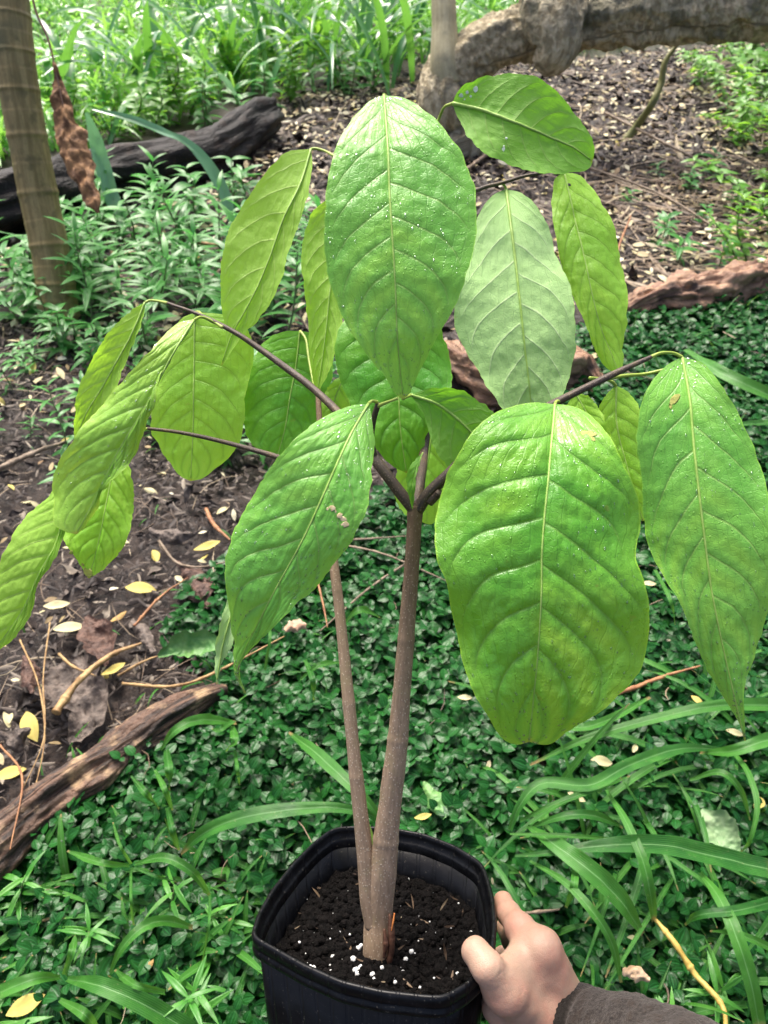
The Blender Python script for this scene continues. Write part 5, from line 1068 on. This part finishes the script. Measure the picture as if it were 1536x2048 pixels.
LEAF([(240, 900), (222, 960), (208, 1030), (194, 1095), (178, 1156)], [.83, .825, .82, .82, .825],
     [(238, 900), (185, 950), (148, 1000), (130, 1050), (131, 1090), (152, 1115), (176, 1156)],
     [(242, 900), (262, 940), (268, 990), (265, 1045), (248, 1092), (215, 1132), (180, 1156)],
     M_lime, nv=8, fold=.12, quilt=.0014, wave=.004, seed=22, marks=[(176, 1146, 12, 1.3, M_brown), (166, 1130, 5, 1, M_brown), (144, 1105, 5, 1.6, M_brown)], petiole=[(296, 857, .81), (270, 866, .825), (250, 885, .83)], label='hanging leaf with a scorched brown tip')
LEAF([(690, 752), (674, 785), (662, 820), (652, 862)], [.80, .80, .80, .805],
     [(688, 752), (664, 765), (645, 795), (642, 835), (651, 862)],
     [(692, 752), (702, 780), (698, 815), (680, 848), (653, 862)],
     M_lime, nv=5, fold=.1, quilt=.0006, wave=.002, seed=23, NU=40, NV=24)

# ================================================================== the hand and sleeve
def surface_nets(f, lo, hi, h):
    ax = [np.arange(lo[i], hi[i] + h, h) for i in range(3)]
    X = np.stack(np.meshgrid(*ax, indexing='ij'), -1); D = f(X.reshape(-1, 3)).reshape(X.shape[:3])
    ins = D < 0; c = [slice(0, -1), slice(1, None)]
    cnt = np.zeros(tuple(s - 1 for s in D.shape)); pos = np.zeros(cnt.shape + (3,))
    corners = [(a, b, d) for a in (0, 1) for b in (0, 1) for d in (0, 1)]
    for p in corners:
        for k in range(3):
            if p[k]: continue
            q = list(p); q[k] = 1
            A = D[c[p[0]], c[p[1]], c[p[2]]]; B = D[c[q[0]], c[q[1]], c[q[2]]]
            m = (A < 0) != (B < 0); t = np.where(m, A / np.where(m, A - B, 1), 0)
            off = np.zeros(cnt.shape + (3,)); off[..., 0] = p[0]; off[..., 1] = p[1]; off[..., 2] = p[2]; off[..., k] = t
            pos += off * m[..., None]; cnt += m
    act = cnt > 0; idx = -np.ones(cnt.shape, int); idx[act] = np.arange(act.sum())
    ijk = np.argwhere(act); V = np.array(lo) + h * (ijk + pos[act] / cnt[act][:, None]); F = []
    for k in range(3):
        o = [i for i in range(3) if i != k]
        sl = [slice(None)] * 3; sh = [slice(None)] * 3; sl[k] = slice(0, -1); sh[k] = slice(1, None)
        m = ins[tuple(sl)] != ins[tuple(sh)]; w = ins[tuple(sl)]
        e = np.argwhere(m); e = e[(e[:, o[0]] > 0) & (e[:, o[1]] > 0) & (e[:, o[0]] < cnt.shape[o[0]]) & (e[:, o[1]] < cnt.shape[o[1]])]
        def g(a, b):
            q = e.copy(); q[:, o[0]] -= a; q[:, o[1]] -= b; return idx[q[:, 0], q[:, 1], q[:, 2]]
        Q = np.stack([g(1, 1), g(0, 1), g(0, 0), g(1, 0)], 1); fl = w[e[:, 0], e[:, 1], e[:, 2]]
        if k == 1: fl = ~fl
        Q[~fl] = Q[~fl][:, ::-1]; F.append(Q[(Q >= 0).all(1)])
    return V, np.vstack(F)
def smin(a, b, k):
    h = np.clip(.5 + .5 * (b - a) / k, 0, 1); return b * (1 - h) + a * h - k * h * (1 - h)
def cap(P, a, b, ra, rb):
    ab = b - a; t = np.clip(((P - a) @ ab) / (ab @ ab), 0, 1); return np.linalg.norm(P - a - t[:, None] * ab, axis=1) - (ra + (rb - ra) * t)
HP = lambda x, y, z: at(x, y, z)
FING = {
 'thumb': [(HP(1072, 2030, .672), .0200), (HP(1012, 1985, .648), .0160), (HP(975, 1935, .640), .0128), (HP(951, 1903, .650), .0118)],
 'index': [(HP(1083, 1898, .675), .0145), (HP(1040, 1856, .700), .0122), (HP(1018, 1828, .728), .0108), (HP(1006, 1802, .762), .0092)],
 'middle': [(HP(1098, 1935, .700), .0145), (HP(1050, 1905, .735), .0122), (HP(1026, 1880, .765), .0108), (HP(1010, 1855, .80), .0092)],
 'ring': [(HP(1100, 1980, .722), .0138), (HP(1050, 1960, .757), .0115), (HP(1022, 1938, .785), .0102), (HP(1004, 1910, .815), .0088)],
 'little': [(HP(1100, 2025, .738), .0125), (HP(1052, 2015, .765), .0100), (HP(1024, 1998, .788), .0090), (HP(1006, 1975, .810), .0080)]}
WR = HP(1150, 2070, .69)
def hand_sdf(P):
    d = None
    for k_, r_ in (('index', .0165), ('middle', .0165), ('ring', .016), ('little', .015)):
        c_ = cap(P, FING[k_][0][0], WR, r_, .022); d = c_ if d is None else smin(d, c_, .012)
    d = smin(d, cap(P, FING['thumb'][0][0], WR, .021, .024), .012)
    d = smin(d, cap(P, HP(1030, 1975, .672), HP(1085, 1925, .69), .0160, .0160), .014)
    d = smin(d, cap(P, HP(1005, 2010, .675), HP(1060, 2070, .69), .018, .022), .014)
    d = smin(d, cap(P, WR, HP(1300, 2140, .64), .026, .032), .015)
    f = None
    for k_ in FING:
        q = FING[k_]; g_ = None
        for (a, ra), (b, rb) in zip(q[:-1], q[1:]):
            c_ = cap(P, a, b, ra, rb); g_ = c_ if g_ is None else smin(g_, c_, .004)
        # knuckle
        g_ = smin(g_, np.linalg.norm(P - q[1][0], axis=1) - q[1][1] * 1.03, .004)
        f = g_ if f is None else np.minimum(f, g_)
    d = smin(d, f, .009)
    d = smin(d, cap(P, HP(1012, 1938, .655), HP(1052, 1900, .684), .0105, .0120), .010)   # web of the thumb
    d = smin(d, cap(P, HP(1000, 1968, .650), HP(1060, 1945, .675), .0125, .0135), .012)
    for k_, j_, s_ in (('thumb', 2, 1.), ('thumb', 1, .8), ('index', 1, .9), ('index', 2, .8)):
        A_, B_ = FING[k_][j_ - 1][0], FING[k_][j_][0]; ax_ = norm(B_ - A_); t_ = (P - B_) @ ax_; rd = np.linalg.norm(P - B_ - t_[:, None] * ax_, axis=1)
        near = np.exp(-(np.maximum(rd - FING[k_][j_][1], 0) / .004) ** 2)
        for o_, w_ in ((0, 1.), (.0035, .8), (-.0038, .7), (.0065, .4)):
            d = d + .00055 * s_ * w_ * near * np.exp(-((t_ - o_ + .0008 * np.sin(P[:, 0] * 900)) / .0007) ** 2)
    # web between thumb and index, creases
    return d + .00035 * fbm(P * 90, 2)
pts_ = np.array([p for q in FING.values() for p, _ in q] + [WR, HP(1300, 2140, .64)])
hv, hf = surface_nets(hand_sdf, pts_.min(0) - .04, pts_.max(0) + .04, .0017)
def skin_mat():
    m, t, N, L = newmat('skin')
    n = noise(t, 28, None, 4); n2 = noise(t, 220, None, 3)
    c = mixc(t, sstep(t, n, .35, .7), (.46, .305, .215), (.53, .27, .19))
    c = mixc(t, mth(t, 'MULTIPLY', n2, .3), c, (.32, .19, .13))
    v = N('TexVoronoi', feature='DISTANCE_TO_EDGE'); v.inputs['Scale'].default_value = 520
    tc = N('TexCoord'); mp = N('Mapping'); mp.inputs['Scale'].default_value = (1, .55, .8); L(tc.outputs['Object'], mp.inputs[0]); L(mp.outputs[0], v.inputs[0])
    h = mth(t, 'ADD', mth(t, 'MULTIPLY', sstep(t, v.outputs[0], 0, .12), .5), n2)
    pr = N('BsdfPrincipled'); L(c, pr.inputs['Base Color']); pr.inputs['Roughness'].default_value = .5
    pr.inputs['Subsurface Weight'].default_value = .18; pr.inputs['Subsurface Radius'].default_value = (.012, .004, .002); pr.inputs['Subsurface Scale'].default_value = .5
    L(bump(t, h, .4, .0006), pr.inputs['Normal']); out(t, pr.outputs[0]); return m
person = thing('person', WR, 'person reaching in with one bare hand gripping the pot rim, dark fleece sleeve', 'person')
mesh('body', hv, hf, skin_mat(), person)
slv = [(1128, 2050, .680), (1150, 2058, .672), (1180, 2068, .662), (1230, 2090, .642), (1290, 2122, .618), (1390, 2200, .575), (1500, 2330, .52), (1560, 2550, .45)]
srad = [.0345, .0365, .043, .049, .052, .054, .058, .062]
v_, f_, a_ = tube([HP(*q) for q in slv], srad, 150, 96, noise=0)
d_ = fbm(v_ * 28, 3); d2 = fbm(v_ * 260, 3)
c_ = np.vstack([HP(*q) for q in slv]); 
nrm_ = norm(v_ - spline(c_, 150)[np.minimum(np.arange(len(v_)) // 96, 149)])
fade_ = np.clip((a_['along'] - .020) / .02, 0, 1)
v_ = v_ + nrm_ * (.0035 * d_ * fade_ + .0009 * d2 * fade_ + (1 - fade_) * .0006 * np.cos(a_['around'] * 46))[:, None]
v_ = v_ + nrm_ * (-.0016 * np.exp(-((a_['along'] - .024) / .003) ** 2))[:, None]
def fleece():
    m, t, N, L = newmat('fleece')
    n = noise(t, 420, None, 5, .7); n2 = noise(t, 90, None, 4, .7)
    c = mixc(t, sstep(t, n, .35, .7), (.018, .015, .013), (.060, .052, .046))
    c = mixc(t, sstep(t, n2, .45, .7), c, (.036, .027, .021))
    cu = sstep(t, attr(t, 'along'), .019, .024); c = mixc(t, cu, (.014, .012, .010), c)
    pr = N('BsdfPrincipled'); L(c, pr.inputs['Base Color']); pr.inputs['Roughness'].default_value = .95; pr.inputs['Specular IOR Level'].default_value = .15
    pr.inputs['Sheen Weight'].default_value = .22; pr.inputs['Sheen Roughness'].default_value = .4; pr.inputs['Sheen Tint'].default_value = (.8, .74, .7, 1)
    L(bump(t, mth(t, 'ADD', n, n2), .8, .0022), pr.inputs['Normal']); out(t, pr.outputs[0]); return m
M_fl = fleece()
mesh('sleeve', v_, f_, M_fl, person, attrs=a_)
for o in bpy.data.objects:
    if '_o' in o: del o['_o']
